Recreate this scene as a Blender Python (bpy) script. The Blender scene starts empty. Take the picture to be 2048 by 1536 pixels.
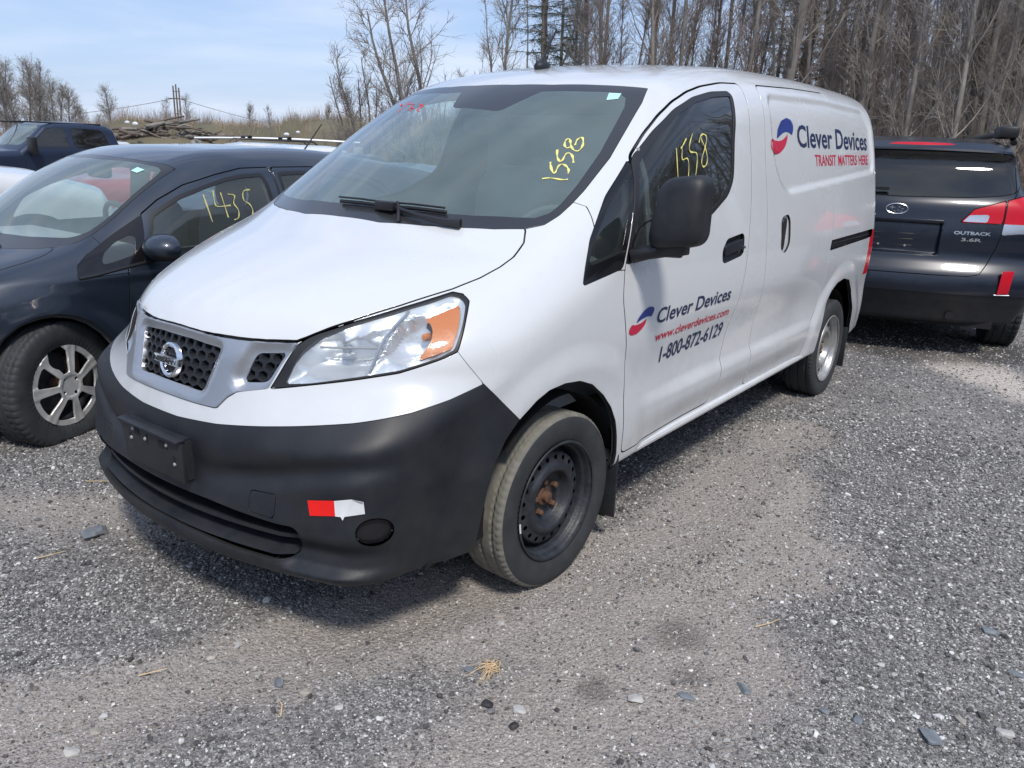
import bpy, math, random
import numpy as np
from mathutils import Vector, Matrix

# ---------------------------------------------------------------- camera, sky, sun, exposure
scene = bpy.context.scene
COL = scene.collection
CAM_LOC = (2.131, -2.011, 1.405)
def _cam():
    ya, pi_, ro = (math.radians(a) for a in (36.989, 16.645, 1.992))
    f = np.array([-math.sin(ya)*math.cos(pi_), math.cos(ya)*math.cos(pi_), -math.sin(pi_)])
    r = np.array([math.cos(ya), math.sin(ya), 0.0]); u = np.cross(r, f)
    r2 = math.cos(ro)*r + math.sin(ro)*u; u2 = -math.sin(ro)*r + math.cos(ro)*u
    m = Matrix(((r2[0], u2[0], -f[0], CAM_LOC[0]), (r2[1], u2[1], -f[1], CAM_LOC[1]), (r2[2], u2[2], -f[2], CAM_LOC[2]), (0, 0, 0, 1)))
    cd = bpy.data.cameras.new('camera'); cd.sensor_fit = 'HORIZONTAL'; cd.sensor_width = 36.0
    cd.lens = 1573.0 / 2048 * 36.0; cd.clip_start = .05; cd.clip_end = 3000
    c = bpy.data.objects.new('camera', cd); COL.objects.link(c); c.matrix_world = m; scene.camera = c
_cam()
SUN_DIR = Vector((.62, -.50, 1.05)).normalized()          # towards the sun
def _light():
    w = bpy.data.worlds.new('World'); scene.world = w; w.use_nodes = True
    nt = w.node_tree; nt.nodes.clear(); N = nt.nodes.new; L = nt.links.new
    out = N('ShaderNodeOutputWorld'); bg = N('ShaderNodeBackground'); sky = N('ShaderNodeTexSky')
    sky.sky_type = 'NISHITA'; sky.sun_disc = False
    sky.sun_elevation = math.asin(SUN_DIR.z); sky.sun_rotation = math.atan2(SUN_DIR.x, SUN_DIR.y)
    sky.air_density = 1.0; sky.dust_density = 1.2; sky.ozone_density = 1.5
    # thin stretched cloud veil over the blue
    tc = N('ShaderNodeTexCoord'); mp = N('ShaderNodeMapping'); mp.inputs['Scale'].default_value = (1.3, 1.1, 7.5)
    mp.inputs['Rotation'].default_value = (0, math.radians(4), math.radians(20))
    n1 = N('ShaderNodeTexNoise'); n1.inputs['Scale'].default_value = 1.7; n1.inputs['Detail'].default_value = 6; n1.inputs['Roughness'].default_value = .55
    n1.inputs['Distortion'].default_value = .35
    rp = N('ShaderNodeMapRange'); rp.inputs['From Min'].default_value = .36; rp.inputs['From Max'].default_value = .72
    rp.inputs['To Min'].default_value = .55; rp.inputs['To Max'].default_value = .95
    mx = N('ShaderNodeMix'); mx.data_type = 'RGBA'; mx.inputs[7].default_value = (5.6, 6.6, 8.6, 1)
    vc = N('ShaderNodeMix'); vc.data_type = 'RGBA'; vc.inputs[6].default_value = (3.3, 4.5, 7.3, 1); vc.inputs[7].default_value = (5.6, 6.3, 7.7, 1)
    vr = N('ShaderNodeMapRange'); vr.inputs['From Min'].default_value = .38; vr.inputs['From Max'].default_value = .66
    L(n1.outputs['Fac'], vr.inputs['Value']); L(vr.outputs[0], vc.inputs[0]); L(vc.outputs[2], mx.inputs[7])
    L(tc.outputs['Generated'], mp.inputs['Vector']); L(mp.outputs[0], n1.inputs['Vector']); L(n1.outputs['Fac'], rp.inputs['Value'])
    L(rp.outputs[0], mx.inputs[0]); L(sky.outputs[0], mx.inputs[6]); L(mx.outputs[2], bg.inputs['Color'])
    bg.inputs['Strength'].default_value = .105
    L(bg.outputs[0], out.inputs[0])
    s = bpy.data.lights.new('sun', 'SUN'); s.energy = 2.3; s.angle = math.radians(9); s.color = (1, .94, .86)
    o = bpy.data.objects.new('sun', s); COL.objects.link(o)
    o.rotation_euler = SUN_DIR.to_track_quat('Z', 'Y').to_euler()
    vs = scene.view_settings; vs.view_transform = 'Standard'; vs.look = 'None'; vs.exposure = 0.42; vs.gamma = 1; vs.use_curve_mapping = False
_light()
# ---------------------------------------------------------------- object helpers
def mesh_np(name, V, T, N=None, mats=(), smooth=True, quads=None, midx=None):
    V = np.asarray(V, np.float32)
    me = bpy.data.meshes.new(name)
    T = np.asarray(T, np.int32).reshape(-1, 3)
    nq = 0 if quads is None else len(quads)
    loops = T.ravel(); starts = np.arange(len(T)) * 3
    if nq:
        q = np.asarray(quads, np.int32); starts = np.concatenate([starts, len(loops) + np.arange(nq) * 4]); loops = np.concatenate([loops, q.ravel()])
    me.vertices.add(len(V)); me.vertices.foreach_set('co', V.ravel())
    me.loops.add(len(loops)); me.loops.foreach_set('vertex_index', loops.astype(np.int32))
    me.polygons.add(len(starts)); me.polygons.foreach_set('loop_start', starts.astype(np.int32))
    me.update(calc_edges=True)
    me.polygons.foreach_set('use_smooth', np.full(len(starts), bool(smooth)))
    for m in mats: me.materials.append(m)
    if midx is not None: me.polygons.foreach_set('material_index', np.asarray(midx, np.int32))
    if N is not None and len(V): me.normals_split_custom_set_from_vertices(np.asarray(N, float).tolist())
    me.validate(); me.update()
    return me

def link(name, me, parent=None):
    o = bpy.data.objects.new(name, me); COL.objects.link(o)
    if parent: o.parent = parent
    return o

def panel(name, M, mat, parent=None, lip=.010, dark=True):
    FLANGE_N[0] = 0
    if lip: M = flange(M, lip)
    mi = None; mats = [mat]
    if dark and lip and FLANGE_N[0]:
        mi = np.zeros(len(M[2]), int); mi[-FLANGE_N[0]:] = 1; mats = [mat, MATS['gap_black']]  # turned-in edge coloured black, standing in for the shade inside narrow gaps
    return link(name, mesh_np(name, M[0], M[2], M[1], mats, midx=mi), parent)

def thing(name, label, cat, loc=(0, 0, 0), rz=0, group=None):
    o = bpy.data.objects.new(name, None); COL.objects.link(o); o.empty_display_size = .2
    o.location = loc; o.rotation_euler = (0, 0, rz); o['label'] = label; o['category'] = cat
    if group: o['group'] = group
    return o

def tag(o, label=None, cat=None, group=None, kind=None):
    for k, v in (('label', label), ('category', cat), ('group', group), ('kind', kind)):
        if v: o[k] = v
    return o

class MB:
    """collects simple solids and links them as one mesh"""
    def __init__(s): s.v = []; s.f = []
    def add(s, v, f):
        n = len(s.v); s.v += [tuple(p) for p in v]; s.f += [tuple(i + n for i in q) for q in f]; return s
    def box(s, c, d, R=None, taper=1.0):
        hx, hy, hz = d[0] / 2, d[1] / 2, d[2] / 2
        P = [Vector((x * (taper if z > 0 else 1), y * (taper if z > 0 else 1), z)) for z in (-hz, hz) for x, y in ((-hx, -hy), (hx, -hy), (hx, hy), (-hx, hy))]
        if R is not None: P = [R @ p for p in P]
        c = Vector(c)
        return s.add([p + c for p in P], [(3, 2, 1, 0), (4, 5, 6, 7), (0, 1, 5, 4), (1, 2, 6, 5), (2, 3, 7, 6), (3, 0, 4, 7)])
    def tube(s, pts, r, n=8, cap=True):
        P = [Vector(p) for p in pts]; rr = r if hasattr(r, '__len__') else [r] * len(P)
        rings = []; up = Vector((0, 0, 1))
        for i, p in enumerate(P):
            t = (P[min(i + 1, len(P) - 1)] - P[max(i - 1, 0)]).normalized()
            a = t.cross(up if abs(t.z) < .95 else Vector((1, 0, 0))).normalized(); b = t.cross(a)
            if i and a.dot(pa) < 0: a = -a; b = -b
            pa = a
            rings.append([p + (a * math.cos(2*math.pi*k/n) + b * math.sin(2*math.pi*k/n)) * rr[i] for k in range(n)])
        v = [q for R_ in rings for q in R_]
        f = [(i*n + k, i*n + (k+1) % n, (i+1)*n + (k+1) % n, (i+1)*n + k) for i in range(len(P)-1) for k in range(n)]
        if cap: f += [tuple(range(n))[::-1], tuple((len(P)-1)*n + k for k in range(n))]
        return s.add(v, f)
    def lathe(s, prof, n=32, axis='x', c=(0, 0, 0), closed=False, a0=0, a1=2*math.pi):
        """prof: (along axis, radius)"""
        full = abs(a1 - a0 - 2*math.pi) < 1e-6; m = n if full else n + 1; v = []
        for k in range(m):
            a = a0 + (a1 - a0) * k / n; ca, sa = math.cos(a), math.sin(a)
            for h, r in prof:
                q = {'x': (h, r*ca, r*sa), 'y': (r*ca, h, r*sa), 'z': (r*ca, r*sa, h)}[axis]
                v.append((q[0]+c[0], q[1]+c[1], q[2]+c[2]))
        L = len(prof); f = []
        for k in range(n):
            k2 = (k + 1) % m
            for i in range(L if closed else L - 1):
                j = (i + 1) % L; f.append((k*L+i, k2*L+i, k2*L+j, k*L+j))
        return s.add(v, f)
    def prism(s, poly, lo, hi, fn):
        """poly of (a, b), extruded lo..hi through fn(a, b, h) -> xyz"""
        n = len(poly); v = [fn(a, b, lo) for a, b in poly] + [fn(a, b, hi) for a, b in poly]
        return s.add(v, [tuple(range(n))[::-1], tuple(range(n, 2*n))] + [(i, (i+1) % n, n+(i+1) % n, n+i) for i in range(n)])
    def ellipsoid(s, c, r, n=12, m=8, e=1.0):
        v = []; sg = lambda t: math.copysign(abs(t) ** e, t)
        for j in range(1, m):
            th = math.pi * j / m
            for k in range(n):
                ph = 2*math.pi*k/n; v.append((c[0]+r[0]*sg(math.sin(th))*sg(math.cos(ph)), c[1]+r[1]*sg(math.sin(th))*sg(math.sin(ph)), c[2]+r[2]*sg(math.cos(th))))
        v += [(c[0], c[1], c[2]+r[2]), (c[0], c[1], c[2]-r[2])]; f = []
        for j in range(m-2):
            for k in range(n): f.append((j*n+k, (j+1)*n+k, (j+1)*n+(k+1) % n, j*n+(k+1) % n))
        T = (m-1)*n
        for k in range(n): f.append((T, k, (k+1) % n)); f.append((T+1, (m-2)*n+(k+1) % n, (m-2)*n+k))
        return s.add(v, f)
    def build(s, name, mat, parent=None, smooth=True, bevel=0, loc=None, auto=35):
        me = bpy.data.meshes.new(name); me.from_pydata(s.v, [], s.f); me.materials.append(mat)
        import bmesh
        bm = bmesh.new(); bm.from_mesh(me); bmesh.ops.recalc_face_normals(bm, faces=bm.faces)
        if bevel:
            ed = [e for e in bm.edges if len(e.link_faces) == 2 and e.calc_face_angle(0) > .5]
            bmesh.ops.bevel(bm, geom=ed, offset=bevel, segments=2, affect='EDGES', clamp_overlap=True, profile=.5)
        if smooth:
            for f in bm.faces: f.smooth = True
            for e in bm.edges:
                if len(e.link_faces) == 2 and e.calc_face_angle(0) > math.radians(auto): e.smooth = False
        bm.to_mesh(me); bm.free(); me.update()
        o = link(name, me, parent)
        if loc is not None: o.location = loc
        return o

def copy_tree(o, parent=None):
    c = o.copy(); COL.objects.link(c)
    if parent: c.parent = parent
    for ch in list(o.children): copy_tree(ch, c)
    return c

# ---------------------------------------------------------------- materials
MATS = {}
def principled(name, col, rough=.5, metal=0, coat=0, coat_rough=.05, spec=.5, bump=0, bscale=60, var=0, vscale=3, alpha=1, flake=0, dirt=0, dirt_col=(.16, .145, .12)):
    m = bpy.data.materials.new(name); m.use_nodes = True; nt = m.node_tree; b = nt.nodes['Principled BSDF']; N = nt.nodes.new; L = nt.links.new
    b.inputs['Base Color'].default_value = (*col, 1); b.inputs['Roughness'].default_value = rough; b.inputs['Metallic'].default_value = metal
    b.inputs['Coat Weight'].default_value = coat; b.inputs['Coat Roughness'].default_value = coat_rough; b.inputs['Specular IOR Level'].default_value = spec
    tc = N('ShaderNodeTexCoord'); src = None
    if var:
        n = N('ShaderNodeTexNoise'); n.inputs['Scale'].default_value = vscale; n.inputs['Detail'].default_value = 5; L(tc.outputs['Object'], n.inputs['Vector'])
        mr = N('ShaderNodeMapRange'); mr.inputs['From Min'].default_value = .3; mr.inputs['From Max'].default_value = .7
        mr.inputs['To Min'].default_value = 1 - var; mr.inputs['To Max'].default_value = 1 + var; L(n.outputs['Fac'], mr.inputs['Value'])
        v = N('ShaderNodeVectorMath'); v.operation = 'SCALE'; v.inputs[0].default_value = col; L(mr.outputs[0], v.inputs['Scale']); src = v.outputs[0]
        L(src, b.inputs['Base Color'])
        r2 = N('ShaderNodeMapRange'); r2.inputs['From Min'].default_value = .3; r2.inputs['From Max'].default_value = .7
        r2.inputs['To Min'].default_value = max(0, rough - .08); r2.inputs['To Max'].default_value = min(1, rough + .08); L(n.outputs['Fac'], r2.inputs['Value']); L(r2.outputs[0], b.inputs['Roughness'])
    if dirt:
        # road film, streaky and blotchy, wherever the noise puts it; heavier low on the thing
        sx = N('ShaderNodeSeparateXYZ'); L(tc.outputs['Object'], sx.inputs[0])
        n2 = N('ShaderNodeTexNoise'); n2.inputs['Scale'].default_value = 9; n2.inputs['Detail'].default_value = 8; n2.inputs['Roughness'].default_value = .7; L(tc.outputs['Object'], n2.inputs['Vector'])
        hz = N('ShaderNodeMapRange'); hz.inputs['From Min'].default_value = .95; hz.inputs['From Max'].default_value = .25; hz.inputs['To Min'].default_value = .02; hz.inputs['To Max'].default_value = dirt; L(sx.outputs[2], hz.inputs['Value'])
        mm = N('ShaderNodeMath'); mm.operation = 'MULTIPLY'; L(hz.outputs[0], mm.inputs[0]); 
        rr = N('ShaderNodeMapRange'); rr.inputs['From Min'].default_value = .35; rr.inputs['From Max'].default_value = .72; rr.inputs['To Max'].default_value = 1.3; L(n2.outputs['Fac'], rr.inputs['Value']); L(rr.outputs[0], mm.inputs[1])
        mx = N('ShaderNodeMix'); mx.data_type = 'RGBA'; mx.inputs[7].default_value = (*dirt_col, 1); L(mm.outputs[0], mx.inputs[0])
        if src: L(src, mx.inputs[6])
        else: mx.inputs[6].default_value = (*col, 1)
        L(mx.outputs[2], b.inputs['Base Color'])
    if bump:
        n = N('ShaderNodeTexNoise'); n.inputs['Scale'].default_value = bscale; n.inputs['Detail'].default_value = 4; L(tc.outputs['Object'], n.inputs['Vector'])
        bp = N('ShaderNodeBump'); bp.inputs['Strength'].default_value = bump; bp.inputs['Distance'].default_value = .01; L(n.outputs['Fac'], bp.inputs['Height']); L(bp.outputs[0], b.inputs['Normal'])
    MATS[name] = m
    return m

def glass(name, tint=(.75, .82, .8), refl=1.0, haze=.05, haze_col=(.5, .55, .55), rough=.02):
    """thin window pane: see-through tint + mirror by angle + a film of dust"""
    m = bpy.data.materials.new(name); m.use_nodes = True; nt = m.node_tree; nt.nodes.clear(); N = nt.nodes.new; L = nt.links.new
    out = N('ShaderNodeOutputMaterial'); tr = N('ShaderNodeBsdfTransparent'); tr.inputs[0].default_value = (*tint, 1)
    gl = N('ShaderNodeBsdfGlossy'); gl.inputs['Roughness'].default_value = rough; gl.inputs['Color'].default_value = (1, 1, 1, 1)
    df = N('ShaderNodeBsdfDiffuse'); df.inputs[0].default_value = (*haze_col, 1)
    ge = N('ShaderNodeNewGeometry'); dt = N('ShaderNodeVectorMath'); dt.operation = 'DOT_PRODUCT'; L(ge.outputs['Normal'], dt.inputs[0]); L(ge.outputs['Incoming'], dt.inputs[1])
    def mth(op, a, b=0.0):
        x = N('ShaderNodeMath'); x.operation = op
        (L(a, x.inputs[0]) if hasattr(a, 'links') else setattr(x.inputs[0], 'default_value', a)); (L(b, x.inputs[1]) if hasattr(b, 'links') else setattr(x.inputs[1], 'default_value', b)); return x.outputs[0]
    # mirror by angle, the same from either side of the pane (Schlick)
    fres = mth('ADD', mth('MULTIPLY', mth('POWER', mth('SUBTRACT', 1.0, mth('ABSOLUTE', dt.outputs['Value'])), 5.0), .94), .055)
    mu = N('ShaderNodeMath'); mu.operation = 'MULTIPLY'; mu.inputs[1].default_value = refl; mu.use_clamp = True; L(fres, mu.inputs[0])
    tc = N('ShaderNodeTexCoord'); nz = N('ShaderNodeTexNoise'); nz.inputs['Scale'].default_value = 4; nz.inputs['Detail'].default_value = 6; L(tc.outputs['Object'], nz.inputs['Vector'])
    mr = N('ShaderNodeMapRange'); mr.inputs['To Min'].default_value = haze * .5; mr.inputs['To Max'].default_value = haze * 1.5; L(nz.outputs['Fac'], mr.inputs['Value'])
    m1 = N('ShaderNodeMixShader'); L(mr.outputs[0], m1.inputs[0]); L(tr.outputs[0], m1.inputs[1]); L(df.outputs[0], m1.inputs[2])
    m2 = N('ShaderNodeMixShader'); L(mu.outputs[0], m2.inputs[0]); L(m1.outputs[0], m2.inputs[1]); L(gl.outputs[0], m2.inputs[2]); L(m2.outputs[0], out.inputs[0])
    MATS[name] = m
    return m
M_ = MATS
principled('white_paint', (.635, .655, .668), .24, coat=.85, coat_rough=.04, var=.008, vscale=2, dirt=.16)
principled('black_plastic', (.0095, .0125, .018), .52, bump=.06, bscale=900, var=.2, vscale=6, spec=.45, dirt=.10)
principled('dark_trim', (.012, .012, .014), .42)
principled('black_gloss', (.008, .008, .01), .12)
principled('frit', (.030, .032, .036), .18, spec=.6)
principled('gap_black', (.006, .006, .007), .8)
principled('interior_grey', (.33, .34, .345), .8, var=.1)
principled('interior_dark', (.075, .078, .082), .7, var=.1)
principled('silver_paint', (.42, .44, .47), .36, metal=.75, coat=.3)
principled('chrome', (.75, .76, .78), .08, metal=1)
principled('chrome_soft', (.72, .74, .76), .22, metal=.95)
principled('steel_black', (.022, .025, .032), .5, var=.45, vscale=26, bump=.15, bscale=120)
principled('rust', (.11, .055, .032), .85, var=.4, vscale=50, bump=.4, bscale=90)
principled('wheel_silver', (.42, .42, .41), .33, metal=.6, var=.12, vscale=20)
principled('hubcap_silver', (.60, .60, .585), .34, metal=.45, var=.08, vscale=30)
principled('rubber', (.030, .033, .036), .72, var=.25, vscale=14, bump=.05, bscale=200)
principled('rubber_dusty', (.17, .165, .14), .88, var=.22, vscale=22, bump=.1, bscale=150)
principled('navy', (.020, .029, .046), .38, metal=.4, coat=1, coat_rough=.06, var=.1)
principled('navy_dull', (.016, .028, .062), .40, metal=.3, coat=.5, coat_rough=.15)
principled('navy_black', (.003, .007, .018), .30, metal=.1, coat=.6, coat_rough=.03)
principled('red_paint', (.42, .02, .03), .35, coat=.6)
principled('amber', (.62, .17, .008), .4, coat=.1)
principled('red_lens', (.50, .006, .02), .30, coat=.15, spec=.3)
principled('blue_ink', (.010, .030, .21), .4)
principled('navy_ink', (.008, .018, .075), .4)
principled('red_ink', (.52, .010, .05), .4)
principled('chalk_yellow', (.80, .74, .22), .8, var=.15, vscale=60)
principled('chalk_faint', (.52, .50, .20), .8, var=.2, vscale=60)
principled('chalk_red', (.62, .05, .05), .8)
principled('tape_red', (.90, .015, .012), .35, var=.05)
principled('tape_white', (.72, .74, .75), .5, var=.06, vscale=30)
principled('tag_teal', (.45, .80, .74), .5)
principled('seat_cloth', (.14, .145, .15), .95)
principled('reflector', (.74, .76, .78), .28, metal=.6)
glass('windshield_glass', (.88, .96, .94), 1.0, .24, (.37, .49, .49))
glass('side_glass', (.42, .47, .46), 1.15, .02)
glass('clear_side_glass', (.72, .80, .78), 1.1, .10, (.30, .34, .33))
glass('tint_glass', (.12, .13, .13), 1.2, .02)
glass('lens_glass', (.93, .95, .96), 1.2, .04, (.7, .72, .74))
# ---------------------------------------------------------------- numpy surface tools
def smax(a, b, k):
    h = np.maximum(k - np.abs(a - b), 0.0) / k
    return np.maximum(a, b) + h * h * k * 0.25

def smin(a, b, k):
    return -smax(-a, -b, k)

def sstep(a, b, x):
    t = np.clip((x - a) / (b - a), 0, 1)
    return t * t * (3 - 2 * t)

class Spl:
    """natural cubic spline, linear outside"""
    def __init__(s, pts):
        p = np.array(pts, float); s.x = p[:, 0]; s.y = p[:, 1]
        n = len(s.x); h = np.diff(s.x); A = np.eye(n); r = np.zeros(n)
        for i in range(1, n - 1):
            A[i, i-1] = h[i-1]; A[i, i] = 2 * (h[i-1] + h[i]); A[i, i+1] = h[i]
            r[i] = 6 * ((s.y[i+1] - s.y[i]) / h[i] - (s.y[i] - s.y[i-1]) / h[i-1])
        s.m = np.linalg.solve(A, r); s.h = h
        s.tx = np.linspace(s.x[0], s.x[-1], 600); s.ty = s.ev(s.tx)
        s.s0 = (s.ty[1] - s.ty[0]) / (s.tx[1] - s.tx[0]); s.s1 = (s.ty[-1] - s.ty[-2]) / (s.tx[1] - s.tx[0])
    def ev(s, q):
        i = np.clip(np.searchsorted(s.x, q) - 1, 0, len(s.x) - 2); h = s.h[i]
        a = (s.x[i+1] - q) / h; b = (q - s.x[i]) / h
        return a * s.y[i] + b * s.y[i+1] + ((a**3 - a) * s.m[i] + (b**3 - b) * s.m[i+1]) * h * h / 6
    def __call__(s, q):
        q = np.asarray(q, float); v = np.interp(q, s.tx, s.ty)
        return v + np.minimum(q - s.x[0], 0) * s.s0 + np.maximum(q - s.x[-1], 0) * s.s1

def polysd(px, py, poly):
    """signed distance to a closed polygon, negative inside"""
    P = np.asarray(poly, float); n = len(P)
    px, py = np.broadcast_arrays(px, py)
    lo = P.min(0) - .06; hi = P.max(0) + .06
    near = (px > lo[0]) & (px < hi[0]) & (py > lo[1]) & (py < hi[1])
    if px.size > 4000 and not near.all():
        out = np.full(px.shape, .06)
        if near.any(): out[near] = polysd(px[near], py[near], P)
        return out
    d2 = np.full(px.shape, 1e9); ins = np.zeros(px.shape, bool)
    for i in range(n):
        a = P[i]; b = P[(i + 1) % n]; e = b - a
        wx = px - a[0]; wy = py - a[1]
        t = np.clip((wx * e[0] + wy * e[1]) / (e @ e + 1e-12), 0, 1)
        d2 = np.minimum(d2, (wx - e[0] * t) ** 2 + (wy - e[1] * t) ** 2)
        c = (a[1] > py) != (b[1] > py)
        with np.errstate(divide='ignore', invalid='ignore'):
            xi = (b[0] - a[0]) * (py - a[1]) / (b[1] - a[1] + 1e-15) + a[0]
        ins ^= c & (px < xi)
    d = np.sqrt(d2)
    return np.where(ins, -d, d)

def polyline_d(px, py, pts):
    P = np.asarray(pts, float); d2 = np.full(px.shape, 1e9)
    for a, b in zip(P[:-1], P[1:]):
        e = b - a; wx = px - a[0]; wy = py - a[1]
        t = np.clip((wx * e[0] + wy * e[1]) / (e @ e + 1e-12), 0, 1)
        d2 = np.minimum(d2, (wx - e[0] * t) ** 2 + (wy - e[1] * t) ** 2)
    return np.sqrt(d2)

def rounded(poly, r=0.02, n=4):
    """round the corners of a polygon (r may be a list)"""
    P = np.asarray(poly, float); out = []; N = len(P)
    for i in range(N):
        ri = r[i] if hasattr(r, '__len__') else r
        a, b, c = P[i-1], P[i], P[(i+1) % N]
        u = a - b; v = c - b; lu = np.linalg.norm(u); lv = np.linalg.norm(v)
        if ri <= 0 or lu < 1e-9 or lv < 1e-9: out.append(b); continue
        k = min(ri, lu * .45, lv * .45); p = b + u / lu * k; q = b + v / lv * k
        for t in np.linspace(0, 1, n + 1):
            out.append((1-t)**2 * p + 2*t*(1-t) * b + t*t * q)
    return np.array(out)

def grad(f, P, e=1e-3):
    g = np.empty_like(P)
    for k in range(3):
        A = P.copy(); B = P.copy(); A[:, k] += e; B[:, k] -= e
        g[:, k] = (f(A[:, 0], A[:, 1], A[:, 2]) - f(B[:, 0], B[:, 1], B[:, 2])) / (2 * e)
    return g

def surface_net(f, xs, ys, zs, iters=3):
    """mesh of f = 0 on a rectilinear grid: vertices, unit normals, triangles"""
    # coarse pass first, then only the blocks the surface can be in
    st = 5
    ci = [np.unique(np.r_[np.arange(0, len(a), st), len(a) - 1]) for a in (xs, ys, zs)]
    cx, cy, cz = np.meshgrid(xs[ci[0]], ys[ci[1]], zs[ci[2]], indexing='ij')
    FC = f(cx.ravel(), cy.ravel(), cz.ravel()).reshape(cx.shape)
    sp = max(np.diff(a[i]).max() for a, i in zip((xs, ys, zs), ci))
    near = np.abs(FC) < 1.9 * sp + .03
    bi = [np.minimum(np.searchsorted(i, np.arange(len(a)), side='right') - 1, len(i) - 1) for a, i in zip((xs, ys, zs), ci)]
    bj = [np.minimum(b + 1, len(i) - 1) for b, i in zip(bi, ci)]
    msk = np.zeros((len(xs), len(ys), len(zs)), bool)
    for a in (bi[0], bj[0]):
        for b in (bi[1], bj[1]):
            for c in (bi[2], bj[2]):
                msk |= near[np.ix_(a, b, c)]
    F = FC[np.ix_(*bi)].copy()
    I = np.argwhere(msk)
    F[msk] = f(xs[I[:, 0]], ys[I[:, 1]], zs[I[:, 2]])
    S = F < 0
    nx, ny, nz = [k - 1 for k in F.shape]
    cnt = np.zeros((nx, ny, nz), np.int8)
    for i in (0, 1):
        for j in (0, 1):
            for k in (0, 1):
                cnt += S[i:i+nx, j:j+ny, k:k+nz]
    act = (cnt > 0) & (cnt < 8)
    idx = -np.ones((nx, ny, nz), np.int64); I = np.argwhere(act); idx[act] = np.arange(len(I))
    acc = np.zeros((len(I), 3)); w = np.zeros(len(I)); G = (xs, ys, zs)
    cor = [(i, j, k) for i in (0, 1) for j in (0, 1) for k in (0, 1)]
    for a in cor:
        for ax in range(3):
            if a[ax]: continue
            b = list(a); b[ax] = 1
            fa = F[I[:, 0]+a[0], I[:, 1]+a[1], I[:, 2]+a[2]]; fb = F[I[:, 0]+b[0], I[:, 1]+b[1], I[:, 2]+b[2]]
            m = (fa < 0) != (fb < 0)
            t = np.where(m, fa / np.where(m, fa - fb, 1), 0)
            for d in range(3):
                ca = G[d][I[:, d] + a[d]]; cb = G[d][I[:, d] + b[d]]
                acc[:, d] += np.where(m, ca + (cb - ca) * t, 0)
            w += m
    V = acc / w[:, None]
    for _ in range(iters):
        g = grad(f, V); v = f(V[:, 0], V[:, 1], V[:, 2])
        st = g * (v / np.maximum((g * g).sum(1), .05))[:, None]
        l = np.linalg.norm(st, axis=1, keepdims=True); V = V - st * np.minimum(1, .02 / np.maximum(l, 1e-9))
    N = grad(f, V); N /= np.maximum(np.linalg.norm(N, axis=1, keepdims=True), 1e-9)
    quads = []
    for ax in range(3):
        sl = [slice(1, -1)] * 3; sl[ax] = slice(0, -1)
        s2 = list(sl); s2[ax] = slice(1, None)
        A = S[tuple(sl)]; B = S[tuple(s2)]
        E = np.argwhere(A != B); flip = A[A != B]
        o = np.ones(3, int); o[ax] = 0; E = E + o
        u, v = [k for k in range(3) if k != ax]
        du = np.zeros(3, int); du[u] = 1; dv = np.zeros(3, int); dv[v] = 1
        q = [idx[tuple((E - d).T)] for d in (du + dv, dv, 0 * du, du)]
        q = np.stack(q, 1)
        fl = flip if ax != 1 else ~flip
        q[~fl] = q[~fl][:, ::-1]
        quads.append(q)
    Q = np.concatenate(quads)
    T = np.concatenate([Q[:, [0, 1, 2]], Q[:, [0, 2, 3]]])
    return V, N, T

def compact(V, N, T):
    u, inv = np.unique(T, return_inverse=True)
    return V[u], N[u], inv.reshape(-1, 3)

def split(M, fld):
    """cut the mesh along fld = 0; returns the inside (fld < 0) and the outside piece"""
    V, N, T = M
    if len(T) == 0: return M, M
    d = np.asarray(fld, float).copy(); d[np.abs(d) < 1e-6] = 1e-6
    s = d < 0; c = s[T].sum(1)
    Tin = [T[c == 3]]; Tout = [T[c == 0]]
    cross = {}; nv = len(V); newV = []; newN = []
    for want, inn, oth in ((1, Tin, Tout), (2, Tout, Tin)):
        tr = T[c == want]
        if len(tr) == 0: continue
        ss = s[tr] if want == 1 else ~s[tr]
        k = ss.argmax(1); r = np.arange(len(tr))
        a = tr[r, k]; b = tr[r, (k + 1) % 3]; e = tr[r, (k + 2) % 3]
        ids = []
        for p, q in ((a, b), (a, e)):
            t = d[p] / (d[p] - d[q])
            nV = V[p] + (V[q] - V[p]) * t[:, None]; nN = N[p] + (N[q] - N[p]) * t[:, None]
            lo = np.minimum(p, q); hi = np.maximum(p, q)
            ids.append((lo, hi, nV, nN))
        lo = np.concatenate([ids[0][0], ids[1][0]]); hi = np.concatenate([ids[0][1], ids[1][1]])
        nV = np.concatenate([ids[0][2], ids[1][2]]); nN = np.concatenate([ids[0][3], ids[1][3]])
        cross[want] = (tr, a, b, e, lo, hi, nV, nN, inn, oth)
    if cross:
        LO = np.concatenate([cross[w][4] for w in cross]); HI = np.concatenate([cross[w][5] for w in cross])
        NV = np.concatenate([cross[w][6] for w in cross]); NN = np.concatenate([cross[w][7] for w in cross])
        key = LO.astype(np.int64) * (nv + 1) + HI
        u, first, inv = np.unique(key, return_index=True, return_inverse=True); inv = inv.ravel()
        V = np.concatenate([V, NV[first]]); N2 = NN[first]
        N2 = N2 / np.maximum(np.linalg.norm(N2, axis=1, keepdims=True), 1e-9); N = np.concatenate([N, N2])
        pos = 0
        for w in cross:
            tr, a, b, e, lo, hi, _, _, inn, oth = cross[w]
            n = len(tr); ab = nv + inv[pos:pos+n]; ae = nv + inv[pos+n:pos+2*n]; pos += 2 * n
            inn.append(np.stack([a, ab, ae], 1))
            oth.append(np.stack([ab, b, e], 1)); oth.append(np.stack([ab, e, ae], 1))
    Ti = np.concatenate(Tin); To = np.concatenate(Tout)
    return compact(V, N, Ti), compact(V, N, To)

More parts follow.
